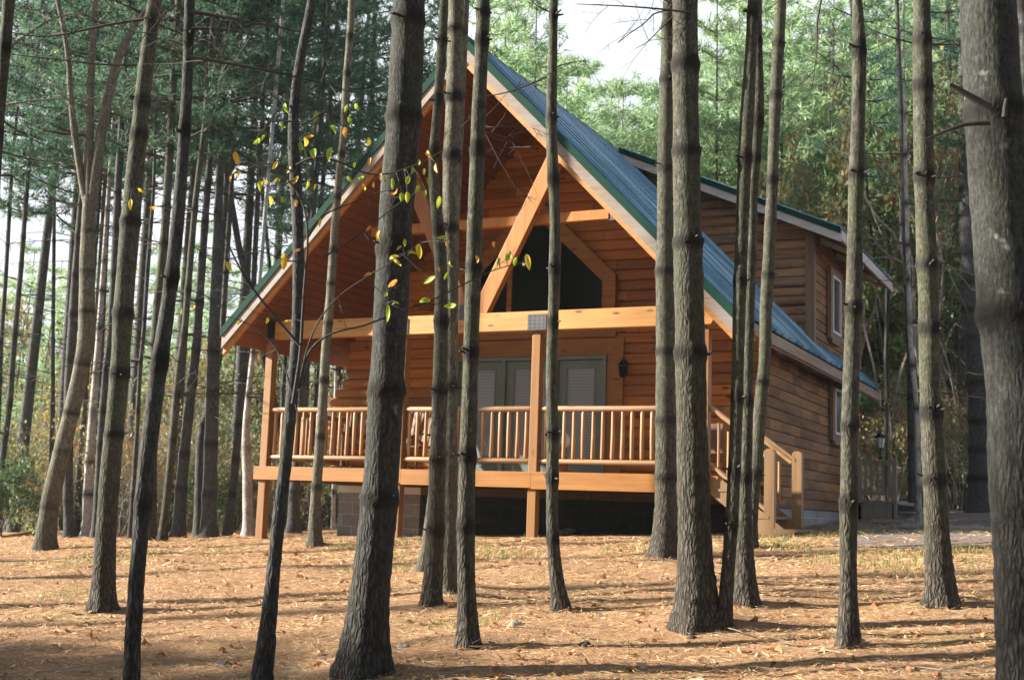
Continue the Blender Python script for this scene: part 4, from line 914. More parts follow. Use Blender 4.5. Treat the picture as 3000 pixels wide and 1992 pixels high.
def plant_trunk(key, label, path, bk, base, kw, group=None, name='pine_tree', cat='pine tree', crown=True, H=None):
    rng = np.random.default_rng(abs(hash(key)) % 1000 if False else sum(ord(c) for c in key)*7)
    if isinstance(base, tuple):
        p, _ = ground_at(*base); h = CF[:2]/np.linalg.norm(CF[:2]); D = float(p[:2]@h)
    else: D = base
    P, R = trunk_points(path, D)
    foot = P[np.argmin(P[:, 2])]; g = float(gz(foot[0], foot[1]))
    kw = dict(kw); ky = kw.pop('knots_y', None)
    H = H or kw.pop('H', rng.uniform(17.5, 19.5))
    if ky: kw['knots'] = sorted(on_dist(*zz(*k), D)[2]-g for k in ky)
    e = empty(name, (foot[0], foot[1], g), label, cat, group)
    o, Q, r, zk = make_trunk(P, R, M[bk], e, rng, H=H, **kw)
    lawn[key] = (e, Q, r, zk, D)
    if crown:
        c = CROWNS[rng.integers(0, 3)]; i = int(np.argmin(abs(Q[:, 2]-(g+H-6.5))))
        use(c, e, Q[i], rng.random()*6.28, (.9, .9, .85))
    return e
for T in LAWN+OFFD+MIDL: plant_trunk(*T, crown=(T[0] not in ('T2c',)))
# short dead stubs at the scars, longer broken limbs on the massive trunk
for key in ('T1', 'T3', 'T4', 'T5', 'T6', 'T7a', 'T7c', 'T8', 'T9', 'L2', 'L3', 'T2a', 'T2b'):
    e, Q, r, zk, D = lawn[key]; rng = np.random.default_rng(len(key)*31+int(D*100))
    for z in zk:
        if z > 6: break
        q, i = at_height(Q, z); mb = MB()
        for k in range(rng.integers(2, 5)):
            a = rng.random()*6.28; d = np.array([math.cos(a), math.sin(a), rng.uniform(-.1, .4)])
            mb.tube([q+d*r[i]*.8, q+d*(r[i]+rng.uniform(.012, .045))], [.010, .006], 6)
        mb.build('branch_stub', M['twigdark'], e)
e, Q, r, zk, D = lawn['T10']; mb = MB()
def pixtube(mb, pts, D, r0, r1, seg=6, jit=0, rng=None):
    P = np.array([on_dist(*zz(*p), D) for p in pts])
    if len(P) > 2:
        Q_, _ = resample(P, np.ones(len(P)), .05)
    else: Q_ = P
    mb.tube(Q_, np.linspace(r0, r1, len(Q_)), seg, cap=False); return Q_
pixtube(mb, [('C',1410,500),('C',1340,455),('C',1290,425),('C',1232,392)], 5.45, .020, .011, 8)
mb.build('dead_branch', M['twigdark'], e); mb = MB()
pixtube(mb, [('C',1410,565),('C',1300,570),('C',1240,590),('C',1180,615),('C',1118,640)], 5.45, .012, .004, 8)
mb.build('dead_branch', M['twigdark'], e); mb = MB()
pixtube(mb, [('C',1478,540),('C',1480,500),('C',1487,455)], 5.35, .012, .008, 8)
mb.build('dead_branch', M['twigdark'], e)

# ------------------------------------------------------------------ forked pale hardwood, left
pf, _ = ground_at(131, 1611); hD = float(pf[:2]@(CF[:2]/np.linalg.norm(CF[:2])))
fk = empty('forked_tree', (pf[0], pf[1], float(gz(pf[0], pf[1]))), 'pale forked hardwood leaning right at far left, splitting into three stems', 'tree')
rng = np.random.default_rng(8)
P, R = trunk_points(zp(('A',410,900,60),('A',408,980,74),('A',400,1200,82),('A',398,1560,88),('D',385,80,86),('D',350,250,86),('D',300,450,90),('D',240,700,96),('D',215,850,104),('D',207,955,112)), hD); R = R*.84
make_trunk(P, R, M['bark_pale'], fk, rng, step=.06, seg=20, grow=False, ring=.02, flare=.3)
for pth in ((('A',405,960,44),('A',385,880,34),('A',345,650,30),('A',322,420,27),('A',318,280,25),('A',290,120,22),('A',250,-60,18)),
            (('A',410,960,50),('A',410,800,40),('A',415,400,34),('A',428,180,28),('A',440,-60,22)),
            (('A',420,960,56),('A',430,860,50),('A',450,720,48),('A',480,520,44),('A',520,350,42),('A',560,220,34),('A',620,110,24),('A',700,20,18))):
    P, R = trunk_points(zp(*pth), hD); make_trunk(P, R, M['bark_pale'], fk, rng, step=.06, seg=12, grow=False, ring=.0, flare=0, foot=False, name='stem')
    fk.children[-1]
mb = MB()
for pth, r0 in (((('A',20,235),('A',90,180),('A',160,140),('A',230,90),('A',300,58),('A',400,68)), .022), ((('A',0,492),('A',90,468),('A',200,460),('A',330,455),('A',460,452),('A',560,462)), .018),
            ((('A',240,360),('A',260,400),('A',310,450),('A',340,520)), .012), ((('A',135,170),('A',165,235),('A',230,260),('A',300,280)), .010), ((('A',550,300),('A',600,350),('A',640,430),('A',700,460)), .01)):
    q = pixtube(mb, list(pth), hD-1.2, r0, r0*.4)
    for k in range(9):
        i = rng.integers(1, len(q)); twig(mb, q[i], np.array([rng.normal()*.8, rng.normal()*.5, rng.uniform(-1, .8)]), rng.uniform(.3, .9), .006, 1, rng, droop=-.3, kids=3)
    mb.build('bare_branch', M['bark_pale'], fk); mb = MB()

# ------------------------------------------------------------------ dark young hardwood with the yellow leaf sprays
pl4 = plant_trunk('L4', 'dark crooked sapling bearing sprays of yellow and green leaves', zp(('A',1437,0,42),('A',1412,120,44),('A',1372,300,42),('A',1345,450,44),('A',1340,600,44),('A',1352,750,66),('A',1366,900,52),('A',1372,1200,50),('A',1370,1500,55),('D',1362,0,50),('D',1345,250,56),('D',1320,500,58),('D',1285,800,60),('D',1252,1050,60),('D',1252,1180,72),('D',1228,1350,74),('D',1200,1560,90)), 'bark_dark', 7.3, {'step': .03, 'seg': 22, 'ring': .0, 'rough': .07}, name='hardwood_sapling', cat='young tree', crown=False, H=9)
LD = 7.1; mb = MB(); allq = []; rng = np.random.default_rng(77)
for pts, r0, dz in [
  ((('D',1345,300),('D',1375,230),('A',1385,1500),('A',1400,1300),('A',1412,1100),('A',1432,1000),('A',1430,950),('A',1395,870),('A',1340,800),('A',1265,765)), .011, 0),
  ((('A',1376,1585),('A',1300,1490),('A',1210,1400),('A',1157,1333),('A',1090,1240),('A',1045,1150),('A',1000,990)), .009, -.1),
  ((('D',1375,240),('A',1420,1500),('B',-80,1560),('B',60,1512),('B',150,1490),('B',330,1400),('B',560,1335),('B',640,1270),('B',700,1205),('B',780,1185),('B',850,1175),('B',868,1200)), .008, .15),
  ((('A',1345,560),('A',1300,555),('A',1240,560),('A',1180,640)), .006, 0), ((('A',1345,560),('A',1400,575),('A',1450,540),('A',1500,500),('A',1565,580),('B',30,500),('B',70,470)), .006, -.1),
  ((('A',1345,790),('A',1290,760),('A',1200,750),('A',1110,790),('A',1065,760)), .006, .1), ((('A',1350,830),('A',1290,850),('A',1230,860),('A',1190,840)), .005, 0),
  ((('A',1360,760),('A',1410,680),('A',1460,640),('A',1510,690),('B',-30,730),('B',30,820),('B',110,815),('B',200,830),('B',300,800),('B',360,760),('B',440,700),('B',470,690)), .008, .1),
  ((('A',1372,1200),('A',1310,1200),('A',1200,1150),('A',1120,1170),('A',1050,1190)), .005, 0), ((('A',1410,1100),('A',1470,1000),('A',1540,960),('B',60,930),('B',150,890),('B',235,870),('B',290,900)), .006, .2),
  ((('D',1370,230),('B',-120,1420),('B',0,1335),('B',110,1275),('B',200,1230),('B',290,1175),('B',370,1115)), .006, .1), ((('B',110,1275),('B',180,1340),('B',215,1390)), .004, .1), ((('B',330,1400),('B',420,1395),('B',500,1400)), .004, .15),
  ((('B',-80,1180),('B',40,1135),('B',130,1060),('B',170,1010),('B',260,900),('B',330,880),('B',400,850)), .006, .2), ((('B',290,1175),('B',400,1280),('B',450,1240),('B',490,1240)), .004, .2), ((('B',370,1115),('B',440,1100),('B',480,1110),('B',500,1150)), .004, .2),
  ((('D',1365,330),('A',1250,1480),('A',1100,1470),('A',960,1440),('A',850,1420)), .005, .1), ((('A',1000,990),('A',850,960),('A',700,945),('A',640,900),('A',600,930)), .005, .1)]:
    q = pixtube(mb, list(pts), LD+dz, r0, r0*.35, 6); allq.append(q)
    for k in range(4): twig(mb, q[rng.integers(2, len(q))], rng.normal(0, 1, 3), rng.uniform(.08, .3), .0022, 1, rng, kids=2)
allq = np.concatenate(allq)
LEAVES = [('A',1310,495,.2,60,-20),('A',1335,555,.1,55,20),('A',1300,580,.1,55,-50),('A',1450,535,.15,60,10),('A',1380,675,.35,70,0),('A',1440,705,.3,75,-10),('A',1515,710,.3,70,20),('A',1420,628,.85,60,80),('A',1405,655,.8,50,0),('A',1210,630,.3,45,30),('A',1180,652,.3,45,50),('A',1088,730,.85,70,-20),('A',1100,808,.7,55,10),('A',1075,790,.5,40,40),('A',1058,820,.8,35,0),('A',1265,762,.55,50,30),('A',1275,825,.65,45,70),('A',1195,850,.45,60,0),('A',1215,835,.7,40,90),('A',1245,925,.65,65,0),('A',1295,915,.4,45,20),('A',1360,935,.95,40,0),('A',1415,848,.45,65,10),('A',1350,838,.6,70,50),('A',1325,780,.55,50,20),('A',1447,860,.6,40,20),('A',1470,1025,.65,50,10),('A',1050,1225,.65,60,-20),('A',1305,1205,.72,80,0),('A',600,940,.72,65,0),('A',700,955,.9,35,80),('A',1230,1470,.45,40,20),('A',1320,1475,.6,40,80),('A',835,1430,.4,45,10),('A',890,1410,.85,40,80),('A',1100,1480,.7,45,50),('A',1365,1152,.9,35,60),('A',650,880,.6,45,-60),('A',255,238,.5,30,80),('A',1530,590,.3,70,-40),
 ('B',40,560,.15,50,-20),('B',68,495,.25,55,-30),('B',15,610,.9,50,0),('B',40,830,.25,55,-40),('B',88,818,.2,45,80),('B',125,655,.5,60,10),('B',130,742,.9,55,10),('B',110,862,.6,50,-20),('B',148,852,.65,35,0),('B',180,815,.9,40,0),('B',200,820,.3,45,0),('B',235,845,.35,55,0),('B',305,830,.3,65,20),('B',330,790,.3,65,10),('B',380,790,.3,50,0),('B',360,752,.3,45,0),('B',275,905,.4,45,0),('B',303,908,.4,50,0),('B',436,772,.88,65,-10),('B',400,835,.2,75,-10),('B',385,890,.15,60,0),('B',443,930,.45,70,10),('B',170,1088,.75,60,0),('B',243,885,.95,55,60),('B',125,1050,.95,45,40),('B',265,1140,.3,45,40),('B',292,1118,.3,45,0),('B',235,1182,.6,70,70),('B',260,1205,.55,60,-50),('B',318,1162,.5,50,80),('B',362,1152,.65,85,0),('B',457,1096,.42,55,80),('B',485,1125,.9,40,-20),('B',500,1215,.42,40,-30),('B',408,1287,.35,70,60),('B',480,1270,.3,60,30),('B',122,1260,.95,50,70),('B',232,1300,.95,65,50),('B',205,1355,.3,40,30),('B',245,1392,.15,35,80),('B',218,1440,.25,90,0),('B',385,1375,.4,65,80),('B',505,1405,.35,90,85),('B',448,1238,.85,40,0),('B',720,1203,.15,45,20),('B',757,1185,.2,60,0),('B',773,1180,.2,60,10),('B',795,1205,.4,50,10),('B',858,1205,.62,75,-10),('B',628,1185,.85,40,0),('B',700,1118,.95,45,0),('B',400,710,.85,50,-30),('B',20,500,.3,50,20),('B',60,760,.5,40,0),('B',350,870,.3,50,30)]
V, tint = [], []; rgl = np.random.default_rng(5)
lf = MB(); la = []
for z, x, y, tn_, ln, ang in LEAVES:
    p = on_dist(*zz(z, x, y), LD+rgl.uniform(-.15, .25)); s = ln*.6378/FPX*7.3*rgl.uniform(.72, 1.05)
    u = -CD*math.cos(rad(ang))+CR*math.sin(rad(ang)); u = -u; u = u+CF*rgl.normal(0, .3); u /= np.linalg.norm(u)
    w = np.cross(u, CF+rgl.normal(0, .35, 3)); w /= np.linalg.norm(w); nrm = np.cross(u, w)
    t_ = np.linspace(0, 1, 8); prof_ = np.sin(np.pi*t_**.8)**.8*rgl.uniform(.15, .25)*s; bend = .42*s*rgl.uniform(-1, 1)
    pts = []
    for a, h in zip(t_, prof_):
        c_ = p+u*s*(a-.5)+nrm*bend*(a-.5)**2*4
        pts += [c_-w*h+nrm*h*.35, c_, c_+w*h+nrm*h*.75]
    f = [(3*i+j, 3*i+j+1, 3*i+j+4, 3*i+j+3) for i in range(7) for j in range(2)]
    lf.add(pts, f, 0, np.full(len(pts), np.clip(tn_+rgl.normal(0, .04), 0, 1)))
    top = p-u*s*.5; nb = allq[np.argmin(((allq-top)**2).sum(1))]
    if np.linalg.norm(nb-top) < .45: mb.tube([nb, (nb+top)/2+np.array([0, 0, .01]), top], [.0022, .0018, .0012], 4, cap=False)
mb.build('leafy_branches', M['twigdark'], pl4, smooth=True)
lf.build('leaves', M['sprig'], pl4, smooth=True, attname='tint')

# ------------------------------------------------------------------ dead limbs hanging in the air
def limb_set(key, sets, D, material, tw=8, seed=1, tl=(.25, .9)):
    e = lawn[key][0]; rng = np.random.default_rng(seed)
    for pts, r0 in sets:
        mb = MB()
        q = pixtube(mb, list(pts), D+rng.uniform(-.3, .3), r0, r0*.3, 6)
        for k in range(tw): 
            i = rng.integers(1, len(q)); twig(mb, q[i], np.array([rng.normal(), rng.normal()*.6, rng.normal()*.7-.2]), rng.uniform(*tl), max(.003, r0*.3), 2, rng, droop=-.25, bend=.8, kids=3)
        mb.build('dead_branch', M[material], e)
limb_set('L2', [((('A',660,90),('A',560,98),('A',500,112),('A',420,132),('A',300,158),('A',150,190),('A',50,150)), .014), ((('A',655,60),('A',560,20),('A',450,-30)), .009), ((('A',630,300),('A',540,312),('A',420,290),('A',300,280),('A',150,262),('A',40,250)), .011),
   ((('A',720,112),('A',800,130),('A',900,190),('A',1000,240),('A',1120,300),('A',1200,390),('A',1290,470)), .010), ((('A',715,95),('A',790,40),('A',850,-10)), .009), ((('A',720,210),('A',830,250),('A',960,290),('A',1100,300),('A',1300,330)), .010), ((('A',690,430),('A',720,480),('A',780,520)), .006)], 10.2, 'twigdark', 9, 2)
limb_set('L3', [((('A',880,55),('A',1000,75),('A',1100,95),('A',1250,120),('A',1380,150)), .010), ((('A',880,130),('A',1000,135),('A',1120,152),('A',1250,182)), .009), ((('A',872,262),('A',1000,280),('A',1140,310),('A',1340,345),('A',1500,385),('A',1600,420)), .009), ((('A',870,-20),('A',1000,20),('A',1120,130),('A',1180,200)), .008),
   ((('A',820,200),('A',720,155),('A',620,150)), .008), ((('A',850,430),('A',960,405),('A',1120,405),('A',1200,420)), .005)], 7.0, 'twigdark', 6, 3, (.2, .6))
limb_set('T3', [((('B',660,540),('B',700,500),('B',760,430),('B',830,410)), .0026), ((('B',655,590),('B',760,580),('B',880,590)), .0026), ((('B',655,610),('B',740,650),('B',850,655),('B',900,700)), .0026), ((('B',600,590),('B',550,585)), .009), ((('B',655,600),('B',720,730),('B',800,860),('B',850,930)), .004), ((('B',655,600),('B',780,640),('B',860,800),('B',900,900)), .004), ((('B',640,200),('B',740,60),('B',900,0)), .0026),
   ((('B',640,60),('B',600,30),('B',560,60)), .0026)], 8.6, 'twigdark', 3, 4, (.1, .32))
limb_set('T4', [((('B',955,350),('B',900,370),('B',820,410),('B',740,440),('B',620,465),('B',550,440)), .008), ((('B',985,310),('B',1040,290),('B',1110,280)), .006), ((('B',965,60),('B',900,30),('B',840,-30)), .007)], 9.6, 'twigdark', 4, 5, (.2, .5))
limb_set('T6', [((('B',1530,20),('B',1440,-20)), .010), ((('B',1540,-10),('B',1500,50),('B',1440,60),('B',1380,120),('B',1330,150),('B',1270,200)), .008), ((('B',1540,60),('B',1460,140),('B',1400,200),('B',1350,225)), .006), ((('B',1600,60),('B',1400,30),('B',1200,28),('B',1080,20)), .008)], 8.6, 'twigdark', 5, 6, (.15, .45))
limb_set('T7c', [((('C',430,-60),('C',300,20),('C',240,0),('C',180,20),('C',140,100)), .006), ((('C',470,-20),('C',380,60),('C',280,0)), .005)], 12.5, 'twigdark', 4, 7, (.2, .5))
limb_set('T8', [((('C',790,80),('C',700,40),('C',640,-30)), .005), ((('C',640,-20),('C',618,100),('C',615,240),('C',600,370),('C',580,440)), .008), ((('C',790,360),('C',720,350),('C',650,330)), .005), ((('C',615,240),('C',700,300),('C',760,380)), .004), ((('C',670,60),('C',700,140),('C',760,280)), .004)], 7.9, 'twigdark', 4, 8, (.15, .4))
limb_set('T9', [((('C',1130,60),('C',1250,58),('C',1350,40)), .006), ((('C',1060,200),('C',980,180),('C',900,150),('C',850,130)), .008), ((('C',1140,205),('C',1280,208)), .010), ((('C',1140,175),('C',1240,190)), .006), ((('C',1060,160),('C',980,130),('C',880,120)), .004), ((('C',1140,300),('C',1230,270),('C',1290,260)), .004), ((('F',1190,250),('F',1280,260),('F',1370,275)), .008), ((('F',1190,190),('F',1290,150),('F',1380,165)), .006), ((('C',1150,1180),('C',1260,1250),('C',1340,1340)), .006)], 9.4, 'twigdark', 5, 9, (.15, .5))

# ------------------------------------------------------------------ background trunks one can tell apart
BG = [
 ('thin dark pine, first from the left edge behind the lawn', (('A',70,600,12),('A',60,700,15),('A',45,950,17),('A',25,1300,19),('A',5,1568,20),('D',-10,400,24)), 27, 'bark_far'),
 ('thin knotty pine, second from the left edge behind the lawn', (('A',150,520,12),('A',125,850,20),('A',95,1250,23),('A',65,1560,26),('D',45,300,28),('D',15,520,28),('D',-5,800,30)), 26, 'bark_far'),
 ('very slim dark pine left of the forked hardwood', (('A',255,650,10),('A',248,1100,16),('A',243,1560,18),('D',242,300,20),('D',236,600,24),('D',225,800,26)), 27, 'bark_far'),
 ('dark pine just behind the forked hardwood, on its left', (('A',385,800,18),('A',370,950,28),('A',345,1300,38),('A',330,1560,44),('D',318,200,46),('D',312,500,46),('D',312,750,44),('D',318,935,44)), 23, 'bark_far'),
 ('bluish grey pine seen below the fork of the pale hardwood', (('A',420,1400,20),('D',390,300,24),('D',365,600,28),('D',345,930,34)), 26, 'bark_far'),
 ('pale silvery pine between the forked hardwood and the sunlit trunk', (('A',480,1150,20),('D',450,60,30),('D',425,350,36),('D',408,650,46),('D',402,925,52)), 24, 'bark_white'),
 ('dark pine close left of the sunlit flaking trunk', (('A',562,480,24),('A',545,800,34),('A',522,1300,34),('A',507,1560,34),('D',490,100,30),('D',465,400,32),('D',450,700,35),('D',437,925,38)), 22, 'bark_far'),
 ('thread thin crooked pine right of the sunlit trunk', (('A',715,560,10),('A',705,900,16),('A',680,1200,19),('A',658,1560,19),('D',645,100,20),('D',625,500,21),('D',597,915,24)), 21.5, 'bark_far'),
 ('brown pine half covered by the dark slanting trunk', (('A',815,60,26),('A',800,300,30),('A',780,700,36),('A',755,1100,40),('A',715,1500,42),('D',700,400,44),('D',692,930,52)), 20.5, 'bark'),
 ('slim straight pine right of the dark slanting trunk', (('A',975,100,18),('A',955,400,22),('A',938,600,24),('A',900,900,27),('A',870,1250,30),('A',845,1560,32),('D',825,100,32),('D',795,450,36),('D',765,750,36),('D',745,925,44)), 20, 'bark'),
 ('grey pine with dark rings standing on the crest', (('A',980,550,24),('A',950,900,32),('A',925,1250,36),('A',905,1560,40),('D',895,100,42),('D',860,400,46),('D',835,650,52),('D',820,905,62)), 22, 'bark_far'),
 ('dark slim pine beside the widest grey trunk of the crest', (('A',1060,900,22),('A',1035,1300,26),('D',1015,60,28),('D',960,300,30),('D',922,450,44),('D',912,895,46)), 22.5, 'bark_far'),
 ('widest grey pine of the crest, ringed like bamboo', (('A',1020,600,30),('A',1005,900,38),('A',985,1400,44),('D',982,0,56),('D',975,300,60),('D',966,600,62),('D',958,885,72)), 21.5, 'bark_far'),
 ('straight dark pine rising behind the left eave', (('A',1200,620,18),('A',1185,900,22),('A',1170,1200,24),('A',1155,1500,28),('D',1132,50,30),('D',1100,350,34),('D',1070,700,36),('D',1045,895,42)), 22, 'bark_far'),
 ('white birch like stem left of the porch corner post', (('A',1168,1560,20),('D',1150,180,26),('D',1128,400,32),('D',1130,480,40),('D',1138,700,46),('D',1140,890,50)), 20.8, 'bark_white'),
 ('grey pine seen beneath the porch left half', (('A',1400,1500,30),('D',1390,60,34),('D',1370,500,42),('D',1352,700,50),('D',1350,870,60)), 24, 'bark_far'),
 ('grey pine beneath the porch next to the foundation', (('A',1430,1450,24),('D',1412,60,28),('D',1400,300,34),('D',1388,700,40),('D',1388,865,46)), 26, 'bark_far'),
 ('white slim birch beside the foundation corner', (('D',1545,100,14),('D',1535,500,16),('D',1530,865,20)), 25, 'bark_white'),
 ('thin pine between the left porch post and the dark sapling', (('A',1240,1250,18),('D',1312,60,20),('D',1300,240,22),('D',1290,700,24)), 30, 'bark_far'),
 ('grey leaning dead trunk slanting against the others near the left eave', (('A',1045,820,26),('A',1100,1150,30),('A',1145,1320,30),('A',1180,1480,30)), 27, 'bark_far'),
 ('pale thin sapling between the mossy and the flared pines', (('C',1018,380,8),('C',1022,700,16),('C',1032,1100,18),('C',1045,1560,24),('F',1075,300,22),('F',1085,780,26)), 21, 'bark_white'),
 ('dark pine beside the pale sapling at the head of the drive', (('C',1040,1480,30),('F',1048,60,36),('F',1052,400,38),('F',1058,812,44)), 26, 'bark_far'),
 ('thick ringed pine at the head of the drive on the right', (('C',1300,650,60),('C',1310,1000,74),('C',1330,1500,86),('F',1348,60,92),('F',1360,300,92),('F',1366,600,100),('F',1368,785,112)), 27, 'bark_far'),
 ('pale pine left of the thick ringed one at the head of the drive', (('C',1265,1450,36),('F',1275,100,42),('F',1290,400,42),('F',1302,700,46)), 31, 'bark_far'),
 ('slim dark pine near the black lantern', (('C',900,1450,12),('F',930,100,14),('F',960,400,14),('F',972,700,16)), 30, 'bark_far'),
 ('slim pine rising behind the left slope of the roof', (('B',50,0,26),('B',30,250,30),('B',20,500,34),('A',1550,900,36)), 27, 'bark_far'),
]
for i, (lab, pth, D, bk) in enumerate(BG):
    short = 'dead trunk' in lab
    name = 'pine_tree' if ('birch' not in lab and 'sapling' not in lab) else 'birch_tree'
    e = plant_trunk('G%02d' % i, lab, zp(*pth), bk, float(D), {'step': .12, 'seg': 12, 'whorl': .75, 'ring': .09}, group='slim trees standing in the wood around the cabin', name=name, cat='pine tree' if name == 'pine_tree' else 'tree', crown=False, H=(6.5 if short else 14.5))
    rng = np.random.default_rng(200+i); e_, Q, r, zk, D_ = lawn['G%02d' % i]
    g = e.location[2]
    if not short and name == 'pine_tree':
        q, k = at_height(Q, g+6.8+rng.uniform(-.6, 1.0)); use(CROWNS[i % 3], e, q, rng.random()*6.28, (.8, .8, .88))
    for z in zk:                                                   # dead whorls below the crown
        if g+2.0 < z < g+8 and rng.random() < .8:
            q, k = at_height(Q, z); mb = MB()
            for a in range(rng.integers(2, 5)):
                th = rng.random()*6.28; twig(mb, q, (math.cos(th), math.sin(th), rng.uniform(-.1, .3)), rng.uniform(.5, 1.7), .011, 2, rng, droop=-.15, kids=3)
            mb.build('dead_branch', M['twigdark'], e)

# ------------------------------------------------------------------ the wood behind: whole trees
def wood_tree(vx, D, H, cb, kind, label, seed, wscale=1., group='pines and hardwoods of the wood behind the cabin', lift=0):
    rng = np.random.default_rng(seed)
    p = on_dist(vx*1.2706, 1400, D); x, y = p[0], p[1]; g = float(gz(x, y))+lift
    nm = {'p': 'pine_tree', 'l': 'pine_tree', 'h': 'hardwood_tree'}[kind]
    e = empty(nm, (x, y, g), label, 'pine tree' if nm == 'pine_tree' else 'tree', group)
    lean = rng.normal(0, .02, 2)
    P = np.array([[x+lean[0]*z, y+lean[1]*z, g-.2+z] for z in np.linspace(0, H, 8)]); R = np.linspace((.13 if kind == 'p' else .075)*H/14, .015, 8)
    mb = MB(); mb.tube(P, R, 8, cap=False); o = mb.build('trunk', M['bark_far'], e, smooth=True)
    ps = {'p': CROWNS, 'l': LIGHTC, 'h': HARD}[kind]; c = ps[rng.integers(0, len(ps))]
    hh = {'p': 8.8, 'l': 9.2, 'h': 4.8}[kind]; sv = (H-cb)/hh
    use(c, e, (x+lean[0]*cb, y+lean[1]*cb, g+cb), rng.random()*6.28, (wscale*max(.8, sv**.6), wscale*max(.8, sv**.6), sv))
    return e
W = []
rngw = np.random.default_rng(50)
# (picture x in overview px, distance, height, crown base, kind)
# left: tall dark pines whose crowns fill the top, sky band under them, sunny lighter pines far down the slope
for vx, D, H, cb in ((-60,24,16,7.5),(40,29,17,8.8),(140,33,18,9.5),(215,26,16,7.8),(300,31,18,8.8),(395,27,17,7.8),(470,34,19,9.2),(545,28,17,7.6),(610,33,18,8.2),(680,27,16.5,6.8),(755,33,18,7.2),(830,29,17,6.0),(905,34,18,6),(985,30,15.5,6)): W.append((vx, D, H, cb, 'p'))
for vx, D, H, cb in ((20,58,13.5,.6),(90,64,14.5,.8),(165,55,13.5,.5),(240,62,15,1),(310,56,14,.5),(380,66,15.5,1),(440,54,14,.8),(505,60,14,1),(560,52,12.5,1),(620,57,14,1),(675,50,12,1),(730,58,14,1),(800,52,13,1),(-30,52,11,.5),(130,46,6.5,.3),(280,45,7,.3),(60,44,6,.3),(360,44,7.5,.4),(470,43,8,.6),(590,42,8.5,.6)): W.append((vx, D, H, cb, 'l'))
# right and behind the roof
for vx, D, H, cb in ((1085,36,17.5,3),(1120,46,20,3),(1150,40,18.5,3),(1190,48,20,3),(1215,37,16,3),(1255,46,18.5,3),(1290,42,16.2,3),(1325,50,20,3),(1355,45,17.5,3),(1390,50,19,2),(1420,44,16,3),(1450,52,18.6,2),(1480,46,16.6,2),(1510,50,18.5,2),(1540,44,17.5,2),(1600,52,21,3),(1660,50,21,3),(1735,52,22,3),(1800,47,19,3),(1870,50,20,3),(1945,46,19,3),(2010,50,21,4),(2080,46,20,4),(2150,50,21,5),(2240,46,21,5),(1590,42,15.8,2),(1650,37,16.5,2),(1715,41,18,2),(1780,36,16.5,2),(1850,40,16,2),(1915,36,15.5,3),(1985,40,17.5,4),(2050,35,17,4.5),(2120,39,18,4.5),(2190,34,17,5),(2260,38,18,5),(2340,33,17,4.5),(2420,38,18,4)): W.append((vx, D, H, cb, 'l'))
for vx, D, H, cb in ((1490,38,10.5,3),(1860,32,9.5,3.5),(1240,50,15,3),(2010,48,17,4)): W.append((vx, D, H, cb, 'p'))
for vx, D, H, cb in ((1935,31,9.8,3.0),(2040,29,9.0,2.5),(2140,27.5,9.5,3),(2215,30,8.5,2.5),(1990,35,8.5,1.5),(2100,36,7.5,1.2),(2300,31,8,1.5),(60,50,9.5,2),(10,46,8,1.5),(250,40,5.5,.8),(340,38,5,.6),(520,36,5.6,.8),(640,36,6,.8),(440,38,5.5,.6),(160,40,5,.6),(720,34,5.8,1)): W.append((vx, D, H, cb, 'h'))
KINDS = {'p': 'tall dark pine', 'l': 'light green feathery pine', 'h': 'thin hardwood with autumn leaves'}
LAND = lambda vx: ('at the left edge' if vx < 100 else 'behind the forked hardwood' if vx < 260 else 'behind the sunlit flaking trunk' if vx < 420 else 'left of the cabin eave' if vx < 600 else 'beyond the left porch corner' if vx < 860 else 'behind the cabin ridge' if vx < 1130 else 'over the upper roof slope' if vx < 1300 else 'in the gap of bright sky' if vx < 1530 else 'above the dormer roof' if vx < 1850 else 'right of the dormer' if vx < 2080 else 'behind the flared pine' if vx < 2200 else 'behind the massive right trunk')
cnt = {}
W.sort(key=lambda w: w[1])
for i, (vx, D, H, cb, kd) in enumerate(W):
    key = (kd, LAND(vx)); cnt[key] = cnt.get(key, 0)+1
    o_ = {1: 'nearest', 2: 'second nearest', 3: 'third nearest', 4: 'fourth nearest', 5: 'fifth nearest', 6: 'sixth nearest', 7: 'seventh nearest', 8: 'eighth nearest', 9: 'ninth nearest', 10: 'tenth nearest', 11: 'eleventh nearest'}.get(cnt[key], 'twelfth nearest')
    wood_tree(vx, D, H, cb, kd, f'{KINDS[kd]} {LAND(vx)}, {o_} of its kind there', 900+i, wscale=1.25 if kd == 'l' and vx > 1000 else 1.1 if kd == 'l' else 1.)
# trees left of and behind the photographer: their shade falls on the lawn and the cabin
OFF = []
for k, (a, D, H) in enumerate(((9,3.2,15),(13,4.2,15),(12,1.5,16),(17,3.4,16),(21,4.4,17),(17,.5,16),(22,1.8,15),(26,3.6,17),(16,4.0,15.5),(30,4.4,17),(9.8,6.9,4.6),(11,8.0,4.8),(12.4,7.0,5.6),(13.6,8.1,5.6),(15.2,7.2,6.6),(8.6,6.2,4.2),(17.5,8.2,7.2),(24,-1.5,16),(10,-2,15),(13,11,27),(17,13.5,27),(20,9.8,27),(15,16,27))):
    D = D+.09*a; OFF.append((-.9*a-.44*D, -.44*a+.9*D, H))
OFFR = [(3,-3.5,15),(7,-7,16),(1,-9,16),(10,0,15),(13,-5,17),(6,4.5,14),(-2,-13,17),(9,8,15),(14,4,16),(5,-13,17),(17,10,16),(12,13,15),(4.5,11,14.5),(19,-1,17),(-4,-5,15),(8,17,16),(14,19,16),(2,1.5,15.5),(-8,-9,15),(-12,-13,15),(-3,-9,14),(-16,-16,16),(8,-9,14),(0,-16,15),(-7,-17,15),(12,-9,15),(9,-17,15),(20,5,15)]
